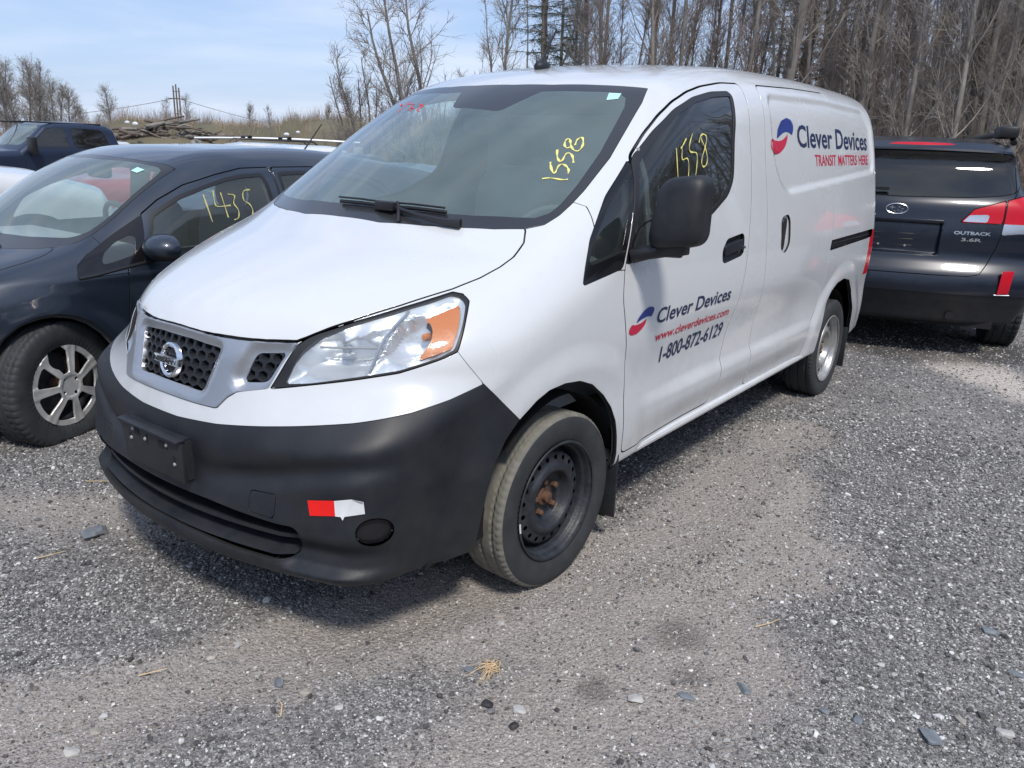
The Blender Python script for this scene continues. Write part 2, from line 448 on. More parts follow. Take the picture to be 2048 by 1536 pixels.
def carve(M, fld_fn, gap=0.0):
    """piece inside the outline, and the remainder with a gap round it"""
    V = M[0]; d = fld_fn(V)
    a, _ = split(M, d + gap); 
    _, b = split(M, d - gap)
    return a, b

FLANGE_N = [0]
def flange(M, depth=0.012):
    """turn the open edges of a panel inwards so that it has a visible thickness"""
    V, N, T = M
    if len(T) == 0: return M
    E = np.concatenate([T[:, [0, 1]], T[:, [1, 2]], T[:, [2, 0]]])
    key = np.minimum(E[:, 0], E[:, 1]).astype(np.int64) * (len(V) + 1) + np.maximum(E[:, 0], E[:, 1])
    u, first, cnt = np.unique(key, return_index=True, return_counts=True)
    B = E[first[cnt == 1]]
    if len(B) == 0: return M
    bv = np.unique(B); mp = -np.ones(len(V), int); mp[bv] = np.arange(len(bv))
    # outward side direction of each border vertex
    dirn = np.zeros((len(bv), 3))
    ed = V[B[:, 1]] - V[B[:, 0]]; ed /= np.maximum(np.linalg.norm(ed, axis=1, keepdims=True), 1e-9)
    od = np.cross(ed, N[B[:, 0]])
    np.add.at(dirn, mp[B[:, 0]], od); np.add.at(dirn, mp[B[:, 1]], od)
    dirn /= np.maximum(np.linalg.norm(dirn, axis=1, keepdims=True), 1e-9)
    n = len(V); k = len(bv)
    top = V[bv]; mid = V[bv] - N[bv] * .0012 + dirn * .0006; low = V[bv] - N[bv] * depth
    V2 = np.concatenate([V, top, mid, low])
    rn = N[bv] * .6 + dirn * .8; rn /= np.maximum(np.linalg.norm(rn, axis=1, keepdims=True), 1e-9)
    N2 = np.concatenate([N, N[bv], rn, dirn])
    a = mp[B[:, 0]]; b = mp[B[:, 1]]
    q = []
    for l0, l1 in ((n, n + k), (n + k, n + 2 * k)):
        q += [np.stack([a + l0, a + l1, b + l1], 1), np.stack([a + l0, b + l1, b + l0], 1)]
    FLANGE_N[0] = len(q[0]) * 2
    return V2, N2, np.concatenate([T] + q)

def offset(M, d):
    return M[0] + M[1] * d, M[1], M[2]
# outlines of the van's panels, openings and lettering, in metres on its own axes
# side: (y, z); top: (|x|, y); wrap: (angle round the nose, z)
OL = {
'glass_outer': [(-.1,-.198),(.19,-.188),(.35,-.145),(.45,-.105),(.56,-.048),(.642,.008),(.68,.055),(.697,.11),(.703,.167),(.705,.24),(.698,.40),(.669,.555),(.640,.70),(.607,.797),(.44,.728),(.26,.662),(.1,.634),(-.1,.630)],
'glass_inner': [(-.1,-.135),(.127,-.126),(.307,-.096),(.377,-.073),(.471,-.036),(.583,.023),(.64,.058),(.668,.10),(.676,.15),(.675,.24),(.658,.399),(.627,.54),(.602,.642),(.576,.69),(.535,.706),(.40,.648),(.216,.581),(-.1,.555)],
'hood': [(-.1,-.815),(0,-.8165),(.06,-.8155),(.115,-.811),(.16,-.8035),(.208,-.792),(.25,-.780),(.287,-.767),(.33,-.749),(.37,-.729),(.409,-.708),(.428,-.689),(.452,-.66),(.501,-.595),(.5725,-.475),(.644,-.336),(.675,-.25),(.688,-.175),(.688,-.11),(.673,-.04),(.645,.004),(.5,.1),(-.1,.0)],
'headlight': [(.356,.7594),(.4085,.8740),(.4285,.8905),(.4485,.9025),(.5508,.9375),(.6811,.9727),(.8318,1.009),(.8654,1.0049),(.8800,.9906),(.8637,.9519),(.8328,.8699),(.79,.8521),(.6803,.8162),(.5729,.7967),(.4382,.7742)],
'headlight_clear': [(.392,.7745),(.4106,.8281),(.429,.864),(.4643,.8975),(.5539,.9320),(.684,.9668),(.8275,1.0029),(.8566,.9987),(.868,.984),(.8528,.9400),(.8245,.8755),(.7865,.8573),(.68,.8225),(.572,.8025),(.4569,.7812)],
'amber': [(.7431,.950),(.8506,.985),(.8400,.9349),(.8184,.8791),(.7255,.8487),(.7458,.8759),(.7615,.8964),(.7671,.9232),(.7617,.94)],
'silver': [(-.1,.6935),(.0328,.693),(.1501,.690),(.2143,.6896),(.2267,.7048),(.2413,.7229),(.2661,.7409),(.3023,.7495),(.350,.7597),(.3738,.8162),(.4080,.8780),(.40,.93),(-.1,.95)],
'mesh_mid': [(-.1,.728),(.0407,.728),(.152,.7224),(.1927,.849),(.0671,.8605),(-.1,.862)],
'mesh_side': [(.2979,.8504),(.3777,.8574),(.3772,.8473),(.3404,.7755),(.278,.7684),(.2732,.7783)],
'dark_bumper': [(-.1,.641),(.0834,.6405),(.2248,.6505),(.3395,.6656),(.444,.6803),(.5834,.7002),(.7163,.7243),(.8093,.748),(.9032,.779),(.9639,.7134),(1.0272,.648),(1.45,.5),(1.45,.0),(-.1,.0)],
'light_bumper': [(-.1,.641),(.0834,.6405),(.2248,.6505),(.3395,.6656),(.444,.6803),(.5834,.7002),(.7163,.7243),(.8093,.748),(.9032,.779),(.8645,.8275),(.8328,.8699),(.7,.93),(.45,.93),(.38,.90),(-.1,.92)],
'intake': [(-.1,.430),(.2,.427),(.31,.4185),(.41,.412),(.45,.414),(.467,.40),(.466,.36),(.456,.325),(.435,.308),(.40,.304),(.285,.303),(.15,.312),(-.1,.318)],
'tow': [(.3277,.4863),(.404,.4911),(.3991,.4223),(.3281,.428)],
'arch': [(-.415,.05),(-.400,.237),(-.394,.313),(-.387,.396),(-.378,.459),(-.355,.531),(-.314,.598),(-.2618,.650),(-.1956,.695),(-.1407,.7165),(-.0656,.722),(.0206,.712),(.1019,.682),(.1835,.6262),(.2384,.5716),(.275,.511),(.296,.45),(.318,.3718),(.322,.05)],
'arch_rear': [(2.588,.05),(2.588,.45),(2.640,.6216),(2.7,.6824),(2.7867,.7197),(2.9107,.732),(3.0394,.710),(3.142,.6364),(3.2371,.5119),(3.2782,.3894),(3.35,.30),(3.9,.30),(3.9,.05)],
'apillar': [(.173,1.262),(.200,1.235),(.188,1.200),(.1703,1.160)],
'quarter': [(.447,1.3872),(.2801,1.2665),(.1356,1.137),(.0396,1.0055),(.2715,1.0403)],
'quarter_glass': [(.405,1.335),(.2601,1.231),(.1465,1.1285),(.0895,1.0579),(.2664,1.092)],
'door_glass': [(.2805,1.044),(.4473,1.3850),(.616,1.4823),(.7958,1.5664),(.9644,1.6197),(1.1473,1.653),(1.3058,1.6663),(1.3288,1.6485),(1.2501,1.4705),(1.2128,1.3122),(1.1549,1.2517),(.995,1.185),(.9176,1.160),(.5741,1.100)],
'door': [(.4473,1.3889),(.5136,1.433),(.5793,1.4748),(.6985,1.5409),(.8168,1.5945),(.9457,1.6371),(1.0832,1.6675),(1.2854,1.6976),(1.4494,1.7073),(1.468,1.6923),(1.425,1.5155),(1.414,1.3726),(1.400,1.2271),(1.3733,1.1018),(1.3298,.9123),(1.290,.7831),(1.245,.6487),(1.2132,.5472),(1.2067,.4469),(1.150,.3623),(.3489,.3623),(.3209,.5766),(.3195,.7567),(.2707,.9369),(.2807,1.0346)],
'slider': [(1.6445,1.7018),(1.6631,1.7163),(2.1367,1.7389),(2.6608,1.7544),(2.6805,1.7339),(2.6423,1.5616),(2.646,1.3785),(2.6251,1.0317),(2.5683,.942),(2.5343,.7631),(2.4871,.5974),(2.4011,.5109),(2.3853,.3506),(1.5604,.3506),(1.5549,.5314),(1.5765,.7193),(1.5782,1.0016),(1.59,1.1776),(1.5838,1.3735),(1.6058,1.5215)],
'rail': [(2.5472,.976),(3.4723,.9903),(3.4501,.943),(2.5344,.9224)],
'handle': [(1.1277,1.0795),(1.2939,1.0937),(1.3159,1.082),(1.3113,1.0148),(1.2844,.9979),(1.1043,.9802),(1.0782,.9886),(1.0764,1.035)],
'handle2': [(1.7755,1.139),(1.8732,1.1487),(1.9026,1.1183),(1.8989,1.0059),(1.8332,.9624),(1.7604,.9846)],
'handle2_dark': [(1.770,1.128),(1.812,1.136),(1.825,1.1183),(1.825,.995),(1.805,.972),(1.762,.990)],
'taillight': [(3.42,.985),(3.60,.985),(3.60,.70),(3.40,.70)],
'big_blue': [(1.7849,1.490),(1.8051,1.5339),(1.86,1.5731),(1.9415,1.5909),(1.9985,1.5837),(2.0264,1.561),(2.0214,1.5358),(1.9983,1.5129),(1.9665,1.5229),(1.9175,1.5272),(1.8672,1.5181),(1.8159,1.5013)],
'big_red': [(1.6852,1.4912),(1.6667,1.4754),(1.661,1.4499),(1.6866,1.430),(1.7596,1.420),(1.8074,1.4267),(1.8662,1.446),(1.9035,1.4681),(1.931,1.4983),(1.9362,1.5178),(1.9033,1.5008),(1.8598,1.4875),(1.8106,1.4809),(1.7542,1.4822)],
'sm_blue': [(.3656,.8421),(.3805,.860),(.4141,.8798),(.4502,.8892),(.4837,.8868),(.4964,.8755),(.4769,.8516),(.45,.8567),(.4179,.8545),(.3913,.8494)],
'sm_red': [(.3367,.8421),(.3196,.827),(.3219,.8115),(.3413,.8038),(.378,.8043),(.4081,.8151),(.4324,.8296),(.4417,.851),(.4201,.8429),(.398,.8383),(.3667,.8364)],
}
VAN_RECESS = rounded([(1.72,1.675),(2.6,1.70),(3.36,1.69),(3.46,1.62),(3.49,1.345),(1.88,1.250),(1.78,1.296),(1.70,1.42)], .07)
# ---------------------------------------------------------------- the van's outer surface
# van frame: x to its left, y to its rear (front axle at 0), z up
VS = Spl([(.0,.800),(.2,.818),(.33,.838),(.42,.850),(.5,.855),(.62,.853),(.75,.862),(.92,.864),(1.05,.853),(1.2,.832),(1.35,.808),(1.5,.778),(1.65,.744),(1.8,.706),(1.95,.66)])
VHood = Spl([(-1.05,.62),(-.95,.765),(-.86,.868),(-.75,.945),(-.6,1.013),(-.4,1.083),(-.2,1.143),(0,1.19),(.3,1.23)])
VTop = Spl([(-.4,1.035),(-.17,1.178),(0,1.285),(.2,1.409),(.4,1.528),(.6,1.636),(.72,1.686),(.9,1.732),(1.1,1.765),(1.5,1.800),(2.2,1.822),(3.0,1.822),(3.5,1.808),(3.9,1.79)])
VNose = Spl([(.05,-.70),(.15,-.80),(.2,-.875),(.25,-.908),(.295,-.926),(.335,-.918),(.40,-.916),(.48,-.905),(.56,-.905),(.62,-.900),(.68,-.884),(.77,-.862),(.86,-.835),(.95,-.79),(1.1,-.70)])
WHEEL_Y = (0.0, 2.926)

def van_f(x, y, z):
    x, y, z = np.broadcast_arrays(*(np.asarray(k, float) for k in (x, y, z))); ax = np.abs(x)
    # sides
    S = VS(z)
    S = S - .10 * sstep(.15, -.75, y) ** 2 * 1.0
    # recess between the wheels, crease low on the doors
    door = sstep(.30, .95, y) * sstep(2.62, 2.1, y)
    S = S - .016 * door * sstep(.50, .56, z) * sstep(.86, .66, z)
    S = S - .016 * door * sstep(.47, .37, z)
    # flared arches
    for wy, zr in ((0.0, .47), (2.926, .47)):
        r = np.sqrt((y - wy) ** 2 + (z - .28) ** 2)
        S = S + .012 * sstep(zr + .09, zr - .01, r) * sstep(1.2, .8, z)
    # recessed cargo panel
    i = (y > 1.6) & (y < 3.6) & (z > 1.15) & (z < 1.8)
    if np.any(i):
        q = np.zeros(np.broadcast(y, z).shape); q[i] = sstep(.020, -.020, polysd(np.broadcast_to(y, q.shape)[i], np.broadcast_to(z, q.shape)[i], VAN_RECESS))
        S = S - .014 * q
    S = S - .010 * sstep(3.2, 3.7, y)
    g1 = ax - S
    # plan sweep of everything that faces forward or up
    c = .43 + .20 * sstep(1.15, .90, z) - .34 * sstep(.82, .60, z)
    C = c * ax ** 2 + .9 * np.maximum(ax - .62, 0) ** 2 * sstep(.9, .6, z)
    low = sstep(.62, .30, z)
    yy = y - C
    gh = (z - VHood(yy) + .03 * ax ** 2) * .82
    gw = (z - VTop(yy) + .035 * ax ** 2) * .85
    g2 = smin(gh, gw, .03)
    g3 = (VNose(z) - yy) * .9
    # bumper: brow with a tuck below it, a ledge that rises to the side, fog lamp pocket
    tuck = np.exp(-((z - (.505 + .10 * sstep(.2, .8, ax))) / .035) ** 2) * sstep(.12, .34, ax) 
    g3 = g3 + .021 * tuck
    g3 = g3 + .028 * sstep(.40, .335, z) * sstep(.275, .31, z) * sstep(.46, .52, ax) * sstep(.80, .70, ax)
    # hood centre raised, shallow gutters beside it
    g = smax(g2, g3, .05)
    g = smax(g, g1, .10 + .04 * sstep(.5, .2, y) * sstep(.9, 1.1, z) + .10 * sstep(.4, 1.2, y) * sstep(1.2, 1.6, z))
    g4 = (y - (3.80 - .06 * np.maximum(z - 1, 0) ** 2 * 2 - .26 * ax ** 2)) 
    g = smax(g, g4, .11)
    zb = .248 + .067 * sstep(-.35, -.25, y)
    g = smax(g, zb - z, .03)
    return g
# ---------------------------------------------------------------- wheels
def tyre_mesh(R=.300, w=.185, rin=.200, zig=True, mats=(), nseg=300, squash=.008, dusty=True, block=0):
    """local frame: axle along x, outer side +x"""
    h2 = w / 2
    prof = [(-.40, rin), (-.44, rin+.012), (-.485, rin+.035), (-.5, rin+.055), (-.49, R-.028), (-.465, R-.012), (-.43, R-.004)]
    tr = [(t, R) for t in np.linspace(-.40, .40, 49)]
    back = [(-a, b) for a, b in prof[::-1]]
    P = np.array(prof + tr + back); n = len(P); ang = np.linspace(0, 2*np.pi, nseg, endpoint=False)
    A, I = np.meshgrid(ang, np.arange(n), indexing='ij')
    H = P[I, 0] * w; Rr = P[I, 1].copy()
    zz = .028 * w * (2*np.abs(((A*nseg/2/np.pi/4) % 1) - .5) - .5) * (1 if zig else 0)
    g = np.zeros_like(H)
    for c in (-.27, -.0, .27):
        g = np.maximum(g, (1 - sstep(.016*w, .030*w, np.abs(H - c*w - zz))))
    tread = np.abs(P[I, 0]) <= .401
    if block:
        ph = (A * block / (2*np.pi) + np.sign(H) * .25) % 1
        g = np.maximum(g, (1 - sstep(.05, .12, np.abs(ph - .5))) * (np.abs(H) > .14*w) * (np.abs(P[I, 0]) < .49))
        tread = np.abs(P[I, 0]) < .48
    else:
        ph = (A * 75 / (2*np.pi)) % 1
        g = np.maximum(g, .55 * (1 - sstep(.06, .14, np.abs(ph - .5))) * (np.abs(P[I, 0]) > .35))
        tread = np.abs(P[I, 0]) < .46
    Rr = Rr - .0075 * g * tread
    # raised ring and slight waviness on the sidewall
    X = H; Y = Rr * np.cos(A); Z = Rr * np.sin(A)
    zmin = -(R - squash); low = Z < zmin
    bul = np.clip((zmin + .035 - Z) / .06, 0, 1); X = X * (1 + .06 * bul * (np.abs(P[I, 0]) > .44))
    Z = np.maximum(Z, zmin)
    V = np.stack([X, Y, Z], -1).reshape(-1, 3)
    i = np.arange(nseg)[:, None]; j = np.arange(n - 1)[None, :]; i2 = (i + 1) % nseg
    Q = np.stack([i*n + j, i*n + j + 1, i2*n + j + 1, i2*n + j], -1).reshape(-1, 4)
    a = np.abs(P[:-1, 0] + P[1:, 0]) / 2
    rm = (P[:-1, 1] + P[1:, 1]) / 2
    mi = np.tile(((a < .465) & (rm > R - .02)).astype(int) * (1 if dusty else 0), nseg)
    return mesh_np('tyre', V, np.zeros((0, 3)), None, mats, True, Q, mi)

def lathe_net(prof, n=160, sub=.006):
    """fine lathe as (V, N, T) so that openings can be cut; axis x"""
    P = [prof[0]]
    for a, b in zip(prof[:-1], prof[1:]):
        k = max(1, int(math.ceil(math.dist(a, b) / sub)))
        for t in range(1, k + 1): P.append((a[0] + (b[0]-a[0])*t/k, a[1] + (b[1]-a[1])*t/k))
    P = np.array(P); m = len(P); ang = np.linspace(0, 2*np.pi, n, endpoint=False)
    V = np.stack([np.tile(P[:, 0], n), np.outer(np.cos(ang), P[:, 1]).ravel(), np.outer(np.sin(ang), P[:, 1]).ravel()], 1)
    d = np.gradient(P, axis=0); nn = np.stack([-d[:, 1], d[:, 0]], 1); nn /= np.linalg.norm(nn, axis=1, keepdims=True) + 1e-9
    N = np.stack([np.tile(nn[:, 0], n), np.outer(np.cos(ang), nn[:, 1]).ravel(), np.outer(np.sin(ang), nn[:, 1]).ravel()], 1)
    i = np.arange(n)[:, None]; j = np.arange(m - 1)[None, :]; i2 = (i + 1) % n
    a, b, c, e = (k.ravel() for k in np.broadcast_arrays(i*m + j, i*m + j + 1, i2*m + j + 1, i2*m + j))
    T = np.concatenate([np.stack([a, c, b], 1), np.stack([a, e, c], 1)])
    return V, N, T

STEEL = [(0.086, 0.199), (0.088, 0.204), (0.084, 0.2075), (0.08, 0.203), (0.074, 0.196), (0.058, 0.19), (0.052, 0.184), (0.03, 0.1795), (0.0, 0.176), (0.016, 0.172), (0.022, 0.166), (0.044, 0.16), (0.048, 0.152), (0.05, 0.14), (0.054, 0.128), (0.062, 0.118), (0.066, 0.108), (0.062, 0.098), (0.046, 0.09), (0.03, 0.084), (0.022, 0.074), (0.02, 0.05), (0.022, 0.032), (0.006, 0.03)]
def steel_rim(nh=20, rh=.0085, rc=.143, slot=1.0):
    M = lathe_net(STEEL)
    V = M[0]; d = np.full(len(V), 1.0)
    for k in range(nh):
        a = 2*math.pi*(k + .5)/nh; cy, cz = rc*math.cos(a), rc*math.sin(a)
        u = (V[:, 1]-cy)*math.cos(a) + (V[:, 2]-cz)*math.sin(a); t = -(V[:, 1]-cy)*math.sin(a) + (V[:, 2]-cz)*math.cos(a)
        d = np.minimum(d, np.sqrt(u**2 + (t/slot)**2) - rh)
    d = np.where((V[:, 0] > .02) & (np.hypot(V[:, 1], V[:, 2]) < .165), d, 1.0)
    _, M = split(M, d)
    return M

def wheel_part(parent, x, y, z, side, steer, tyre_me, rim_me, rim_mat, nuts, back=True):
    w = bpy.data.objects.new('wheel', None); COL.objects.link(w); w.empty_display_size = .1; w.parent = parent
    w.location = (x, y, z); w.rotation_euler = (0, 0, steer if side > 0 else math.pi + steer)
    link('tyre', tyre_me, w); link('rim', rim_me, w)
    if nuts:
        for me in nuts: link(me.name.split('.')[0], me, w)
    return w

def hub_meshes(mat):
    out = []
    b = MB(); b.lathe([(-.03, .034), (.026, .034), (.030, .030), (.030, .020), (.046, .018), (.048, .012), (.048, 0.0001)], 24); o = b.build('hub', mat); out.append(o.data); bpy.data.objects.remove(o)
    for k in range(5):
        b = MB(); a = 2*math.pi*k/5 + .5; c = (0, .057*math.cos(a), .057*math.sin(a))
        b.lathe([(.010, .012), (.022, .012), (.024, .0105), (.038, .0100), (.042, .007), (.042, 0.0001)], 6, c=c)
        o = b.build('wheel_nut', mat, smooth=False); out.append(o.data); bpy.data.objects.remove(o)
    return out
# ---------------------------------------------------------------- the van
def wrap_u(V): return np.arctan2(np.abs(V[:, 0]), .25 - V[:, 1])
def f_side(name_or_poly, r=0, xmin=.35):
    poly = OL[name_or_poly] if isinstance(name_or_poly, str) else name_or_poly
    if r: poly = rounded(poly, r)
    def fn(V): return np.where(np.abs(V[:, 0]) > xmin, polysd(V[:, 1], V[:, 2], poly), 1.0)
    return fn
def f_top(name, r=0, zmin=.8):
    poly = rounded(OL[name], r) if r else OL[name]
    return lambda V: np.where(V[:, 2] > zmin, polysd(np.abs(V[:, 0]), V[:, 1], poly), 1.0)
def f_wrap(name, r=0, ymax=.5):
    poly = rounded(OL[name], r) if r else OL[name]
    return lambda V: np.where(V[:, 1] < ymax, polysd(wrap_u(V), V[:, 2], poly), 1.0)

def on_side(f, Y, Z, sgn=1, x0=.4, x1=1.05):
    """x of the body side at (y, z)"""
    Y = np.asarray(Y, float); Z = np.asarray(Z, float); a = np.full(Y.shape, x0); b = np.full(Y.shape, x1)
    for _ in range(40):
        m = (a + b) / 2; i = f(m, Y, Z) < 0; a = np.where(i, m, a); b = np.where(i, b, m)
    return a * sgn
def on_top(f, X, Y, z0=.7, z1=2.1):
    X = np.asarray(X, float); Y = np.asarray(Y, float); a = np.full(X.shape, z0); b = np.full(X.shape, z1)
    for _ in range(40):
        m = (a + b) / 2; i = f(X, Y, m) < 0; a = np.where(i, m, a); b = np.where(i, b, m)
    return a
def on_front(f, U, Z):
    """point of the nose at wrap angle u and height z"""
    U = np.asarray(U, float); Z = np.asarray(Z, float); a = np.full(U.shape, .1); b = np.full(U.shape, 1.6)
    for _ in range(40):
        m = (a + b) / 2; i = f(m*np.sin(U), .25 - m*np.cos(U), Z) < 0; a = np.where(i, m, a); b = np.where(i, b, m)
    return np.stack([a*np.sin(U), .25 - a*np.cos(U), Z], -1)

def text_flat(txt, bold=0.0):
    """flat outline of a word, scaled to a box 0..1 wide and cap height 1: vertices and faces"""
    c = bpy.data.curves.new('t', 'FONT'); c.body = txt; c.fill_mode = 'FRONT'; c.offset = bold; c.resolution_u = 3
    o = bpy.data.objects.new('t', c); COL.objects.link(o)
    dg = bpy.context.evaluated_depsgraph_get(); me = bpy.data.meshes.new_from_object(o.evaluated_get(dg))
    V = np.array([v.co[:2] for v in me.vertices]); F = [tuple(p.vertices) for p in me.polygons]
    bpy.data.objects.remove(o); bpy.data.curves.remove(c); bpy.data.meshes.remove(me)
    w = V[:, 0].max() - V[:, 0].min(); V[:, 0] = (V[:, 0] - V[:, 0].min()) / w
    V[:, 1] = V[:, 1] / .70
    return V, F

def side_text(f, txt, p0, p1, h, mat, name, parent, slant=0, bold=0.012, off=.0016, sgn=1):
    V, F = text_flat(txt, bold); p0 = np.array(p0); p1 = np.array(p1); d = p1 - p0
    Y = p0[0] + d[0]*V[:, 0] + slant*V[:, 1]; Z = p0[1] + d[1]*V[:, 0] + h*V[:, 1]
    X = on_side(f, Y, Z) + off
    me = bpy.data.meshes.new(name); me.from_pydata(np.stack([X*sgn, Y, Z], 1).tolist(), [], F); me.materials.append(mat)
    return link(name, me, parent)

def side_patch(f, poly, mat, name, parent, off=.0016, r=0, sgn=1):
    if r: poly = rounded(poly, r)
    P = np.array(poly); X = on_side(f, P[:, 0], P[:, 1]) + off
    me = bpy.data.meshes.new(name); me.from_pydata([(x*sgn, a, b) for x, (a, b) in zip(X, P)], [], [tuple(range(len(P)))]); me.materials.append(mat)
    return link(name, me, parent)

def ribbon(P3, N3, w, mat, name, parent):
    """hand-drawn stroke lying on a surface"""
    v = []; f = []
    for pts, nn in zip(P3, N3):
        # refine
        Q = []; 
        for a, b in zip(pts[:-1], pts[1:]):
            for t in (0, .34, .67): Q.append(a + (b-a)*t)
        Q.append(pts[-1]); Q = np.array(Q)
        for _ in range(2):
            Q[1:-1] = (Q[:-2] + 2*Q[1:-1] + Q[2:]) / 4
        n = nn; m = len(Q); base = len(v)
        for i in range(m):
            t = Q[min(i+1, m-1)] - Q[max(i-1, 0)]; t /= np.linalg.norm(t) + 1e-9; s = np.cross(t, n); s /= np.linalg.norm(s) + 1e-9
            k = w * (.55 + .45*math.sin(1.3*i + len(v)*.1)) * .5 + w*.2
            v += [tuple(Q[i] + s*k), tuple(Q[i] - s*k)]
        f += [(base+2*i, base+2*i+1, base+2*i+3, base+2*i+2) for i in range(m-1)]
    me = bpy.data.meshes.new(name); me.from_pydata(v, [], f); me.materials.append(mat)
    return link(name, me, parent)

def halves(M):
    return split(M, -M[0][:, 0])     # x > 0 first

def build_van():
    van = thing('cargo_van', 'white cargo van with black lower bumper, blue and red company lettering on its side', 'van')
    P = M_['white_paint']; f = van_f
    def warp(a, b, fine, coarse, brk):
        n1 = int((brk - a) / fine); n2 = int((b - brk) / coarse)
        return np.concatenate([np.linspace(a, brk, n1, endpoint=False), np.linspace(brk, b, n2)])
    xs = np.linspace(-.93, .93, 160); ys = warp(-1.0, 3.95, .009, .015, -.15); zs = warp(.13, 1.92, .010, .013, 1.05)
    M = surface_net(f, xs, ys, zs)
    V = M[0]
    _, M = carve(M, f_side('arch'))
    _, M = carve(M, f_side('arch_rear'))
    _, M = split(M, M[0][:, 2] - .254 - .064*sstep(-.36, -.32, M[0][:, 1]))       # open underneath
    sub = {}
    W, M = carve(M, f_top('glass_outer', zmin=1.0), .0015)
    clear, frit = carve(W, f_top('glass_inner', zmin=1.0), 0)
    hood, M = carve(M, f_top('hood', zmin=.80), .0034)
    head, M = carve(M, f_wrap('headlight'), .002)
    sil, M = carve(M, f_wrap('silver'), .0016)
    dark, M = carve(M, f_wrap('dark_bumper', ymax=.0), .0012)
    light, M = carve(M, lambda V: np.where(V[:, 1] < 0, polysd(wrap_u(V), V[:, 2], OL['light_bumper']), 1.0), .0012)
    quarter, M = carve(M, f_side('quarter', .015), .0015)
    gl, M = carve(M, f_side('door_glass', .035, .5), .001)
    door, M = carve(M, f_side('door', .03, .5), .0036)
    slide, M = carve(M, f_side('slider', .035, .5), .0034)
    rail, M = carve(M, f_side('rail', .01, .5), .001)
    tl, M = carve(M, f_side('taillight', .02, .5), .0015)
    fpoly = [(-1.3,.1),(.35,.1),(.352,.364),(.322,.572),(.321,.758),(.272,.936),(.282,1.034),(.15,1.04),(.1703,1.160),(.188,1.200),(.200,1.235),(.150,1.262),(.05,1.30),(-1.3,1.30)]
    fend, M = carve(M, f_side(fpoly, 0, .3), .002)
    panel('body_shell', M, P, van, .012)
    panel('hood', hood, P, van, .012)
    for m in halves(fend): panel('front_fender', m, P, van, .012)
    panel('upper_bumper_cover', light, P, van, .010)
    # windshield
    pv = rounded([(-.150,.62),(-.06,.44),(.185,.430),(.27,.62)], .03)
    patch, clear = carve(clear, lambda V: polysd(V[:, 0], V[:, 1], pv), 0)
    ws = panel('windshield', clear, M_['windshield_glass'], van, 0)
    fr = panel('windshield_border', frit, M_['frit'], ws, .006)
    panel('sensor_patch', patch, M_['frit'], ws, 0)
    st = [(.506,.686),(.548,.706),(.5565,.6684),(.524,.640)]
    me = bpy.data.meshes.new('sticker'); me.from_pydata([(a, b, float(on_top(f, a, b)) + .002) for a, b in st], [], [(0, 1, 2, 3)]); me.materials.append(M_['tag_teal']); link('sticker', me, ws)
    WN = np.array([0, -.5, .85])
    chalk = [[[.564,.196],[.584,.215],[.624,.228],[.637,.241]],[[.543,.271],[.551,.259],[.583,.232],[.586,.241],[.574,.276],[.585,.287],[.605,.283],[.619,.273],[.623,.261]],[[.528,.330],[.550,.298],[.572,.287],[.574,.298],[.563,.331],[.574,.341],[.594,.331],[.611,.309]],[[.559,.366],[.554,.351],[.535,.359],[.524,.385],[.53,.398],[.546,.384],[.559,.366],[.583,.355],[.596,.364],[.593,.392],[.573,.422],[.562,.424],[.557,.405],[.568,.379]]]
    ribbon([np.array([(a, b, float(on_top(f, a, b)) + .002) for a, b in s]) for s in chalk], [WN]*len(chalk), .007, M_['chalk_yellow'], 'chalk_number', ws)['label'] = 'yellow chalk number 1558'
    red = [[[-.518,.618],[-.47,.575],[-.496,.592],[-.518,.618]],[[-.45,.60],[-.42,.50]],[[-.428,.569],[-.353,.54],[-.373,.517],[-.308,.489],[-.318,.47],[-.359,.5]],[[-.311,.52],[-.275,.507],[-.269,.454],[-.239,.446]],[[-.299,.509],[-.267,.498],[-.264,.475]]]
    ribbon([np.array([(a, b, float(on_top(f, a, b)) + .002) for a, b in s]) for s in red], [WN]*len(red), .006, M_['chalk_red'], 'chalk_number', ws)['label'] = 'faded red chalk number'
    # door glass, black frames
    dch = [[[.707,1.427],[.697,1.310]],[[.797,1.463],[.727,1.416],[.76,1.443],[.732,1.379],[.782,1.398],[.8,1.38],[.776,1.300]],[[.854,1.482],[.81,1.441],[.808,1.413],[.865,1.417],[.875,1.404],[.865,1.37],[.832,1.300]],[[.897,1.451],[.921,1.481],[.955,1.485],[.977,1.474],[.952,1.436],[.91,1.394],[.906,1.37],[.921,1.361],[.953,1.371],[.966,1.398],[.952,1.436],[.923,1.459],[.917,1.479]]]
    DO = {}
    for m, s in zip(halves(door), (1, -1)):
        # pocket of the pull handle
        pocket, m = carve(m, f_side('handle', .018, .5), 0)
        d = panel('front_door', m, P, van, .012); DO[s] = d
        hb = offset(pocket, -.022); panel('handle_recess', hb, M_['dark_trim'], d, 0)
        b = MB(); hx = float(on_side(f, 1.2, 1.04))
        b.prism(rounded([(1.10,1.055),(1.285,1.070),(1.288,1.028),(1.10,1.010)], .014), -.018, .006, lambda a, c, h: (s*(hx + h - .001), a, c))
        b.build('door_handle', M_['black_plastic'], d, bevel=.003)
        if s > 0:
            b = MB(); b.lathe([(0, .006), (.008, .006), (.0085, .0001)], 10, c=(hx+.005, 1.292, 1.035)); b.build('lock_cylinder', M_['chrome_soft'], d)
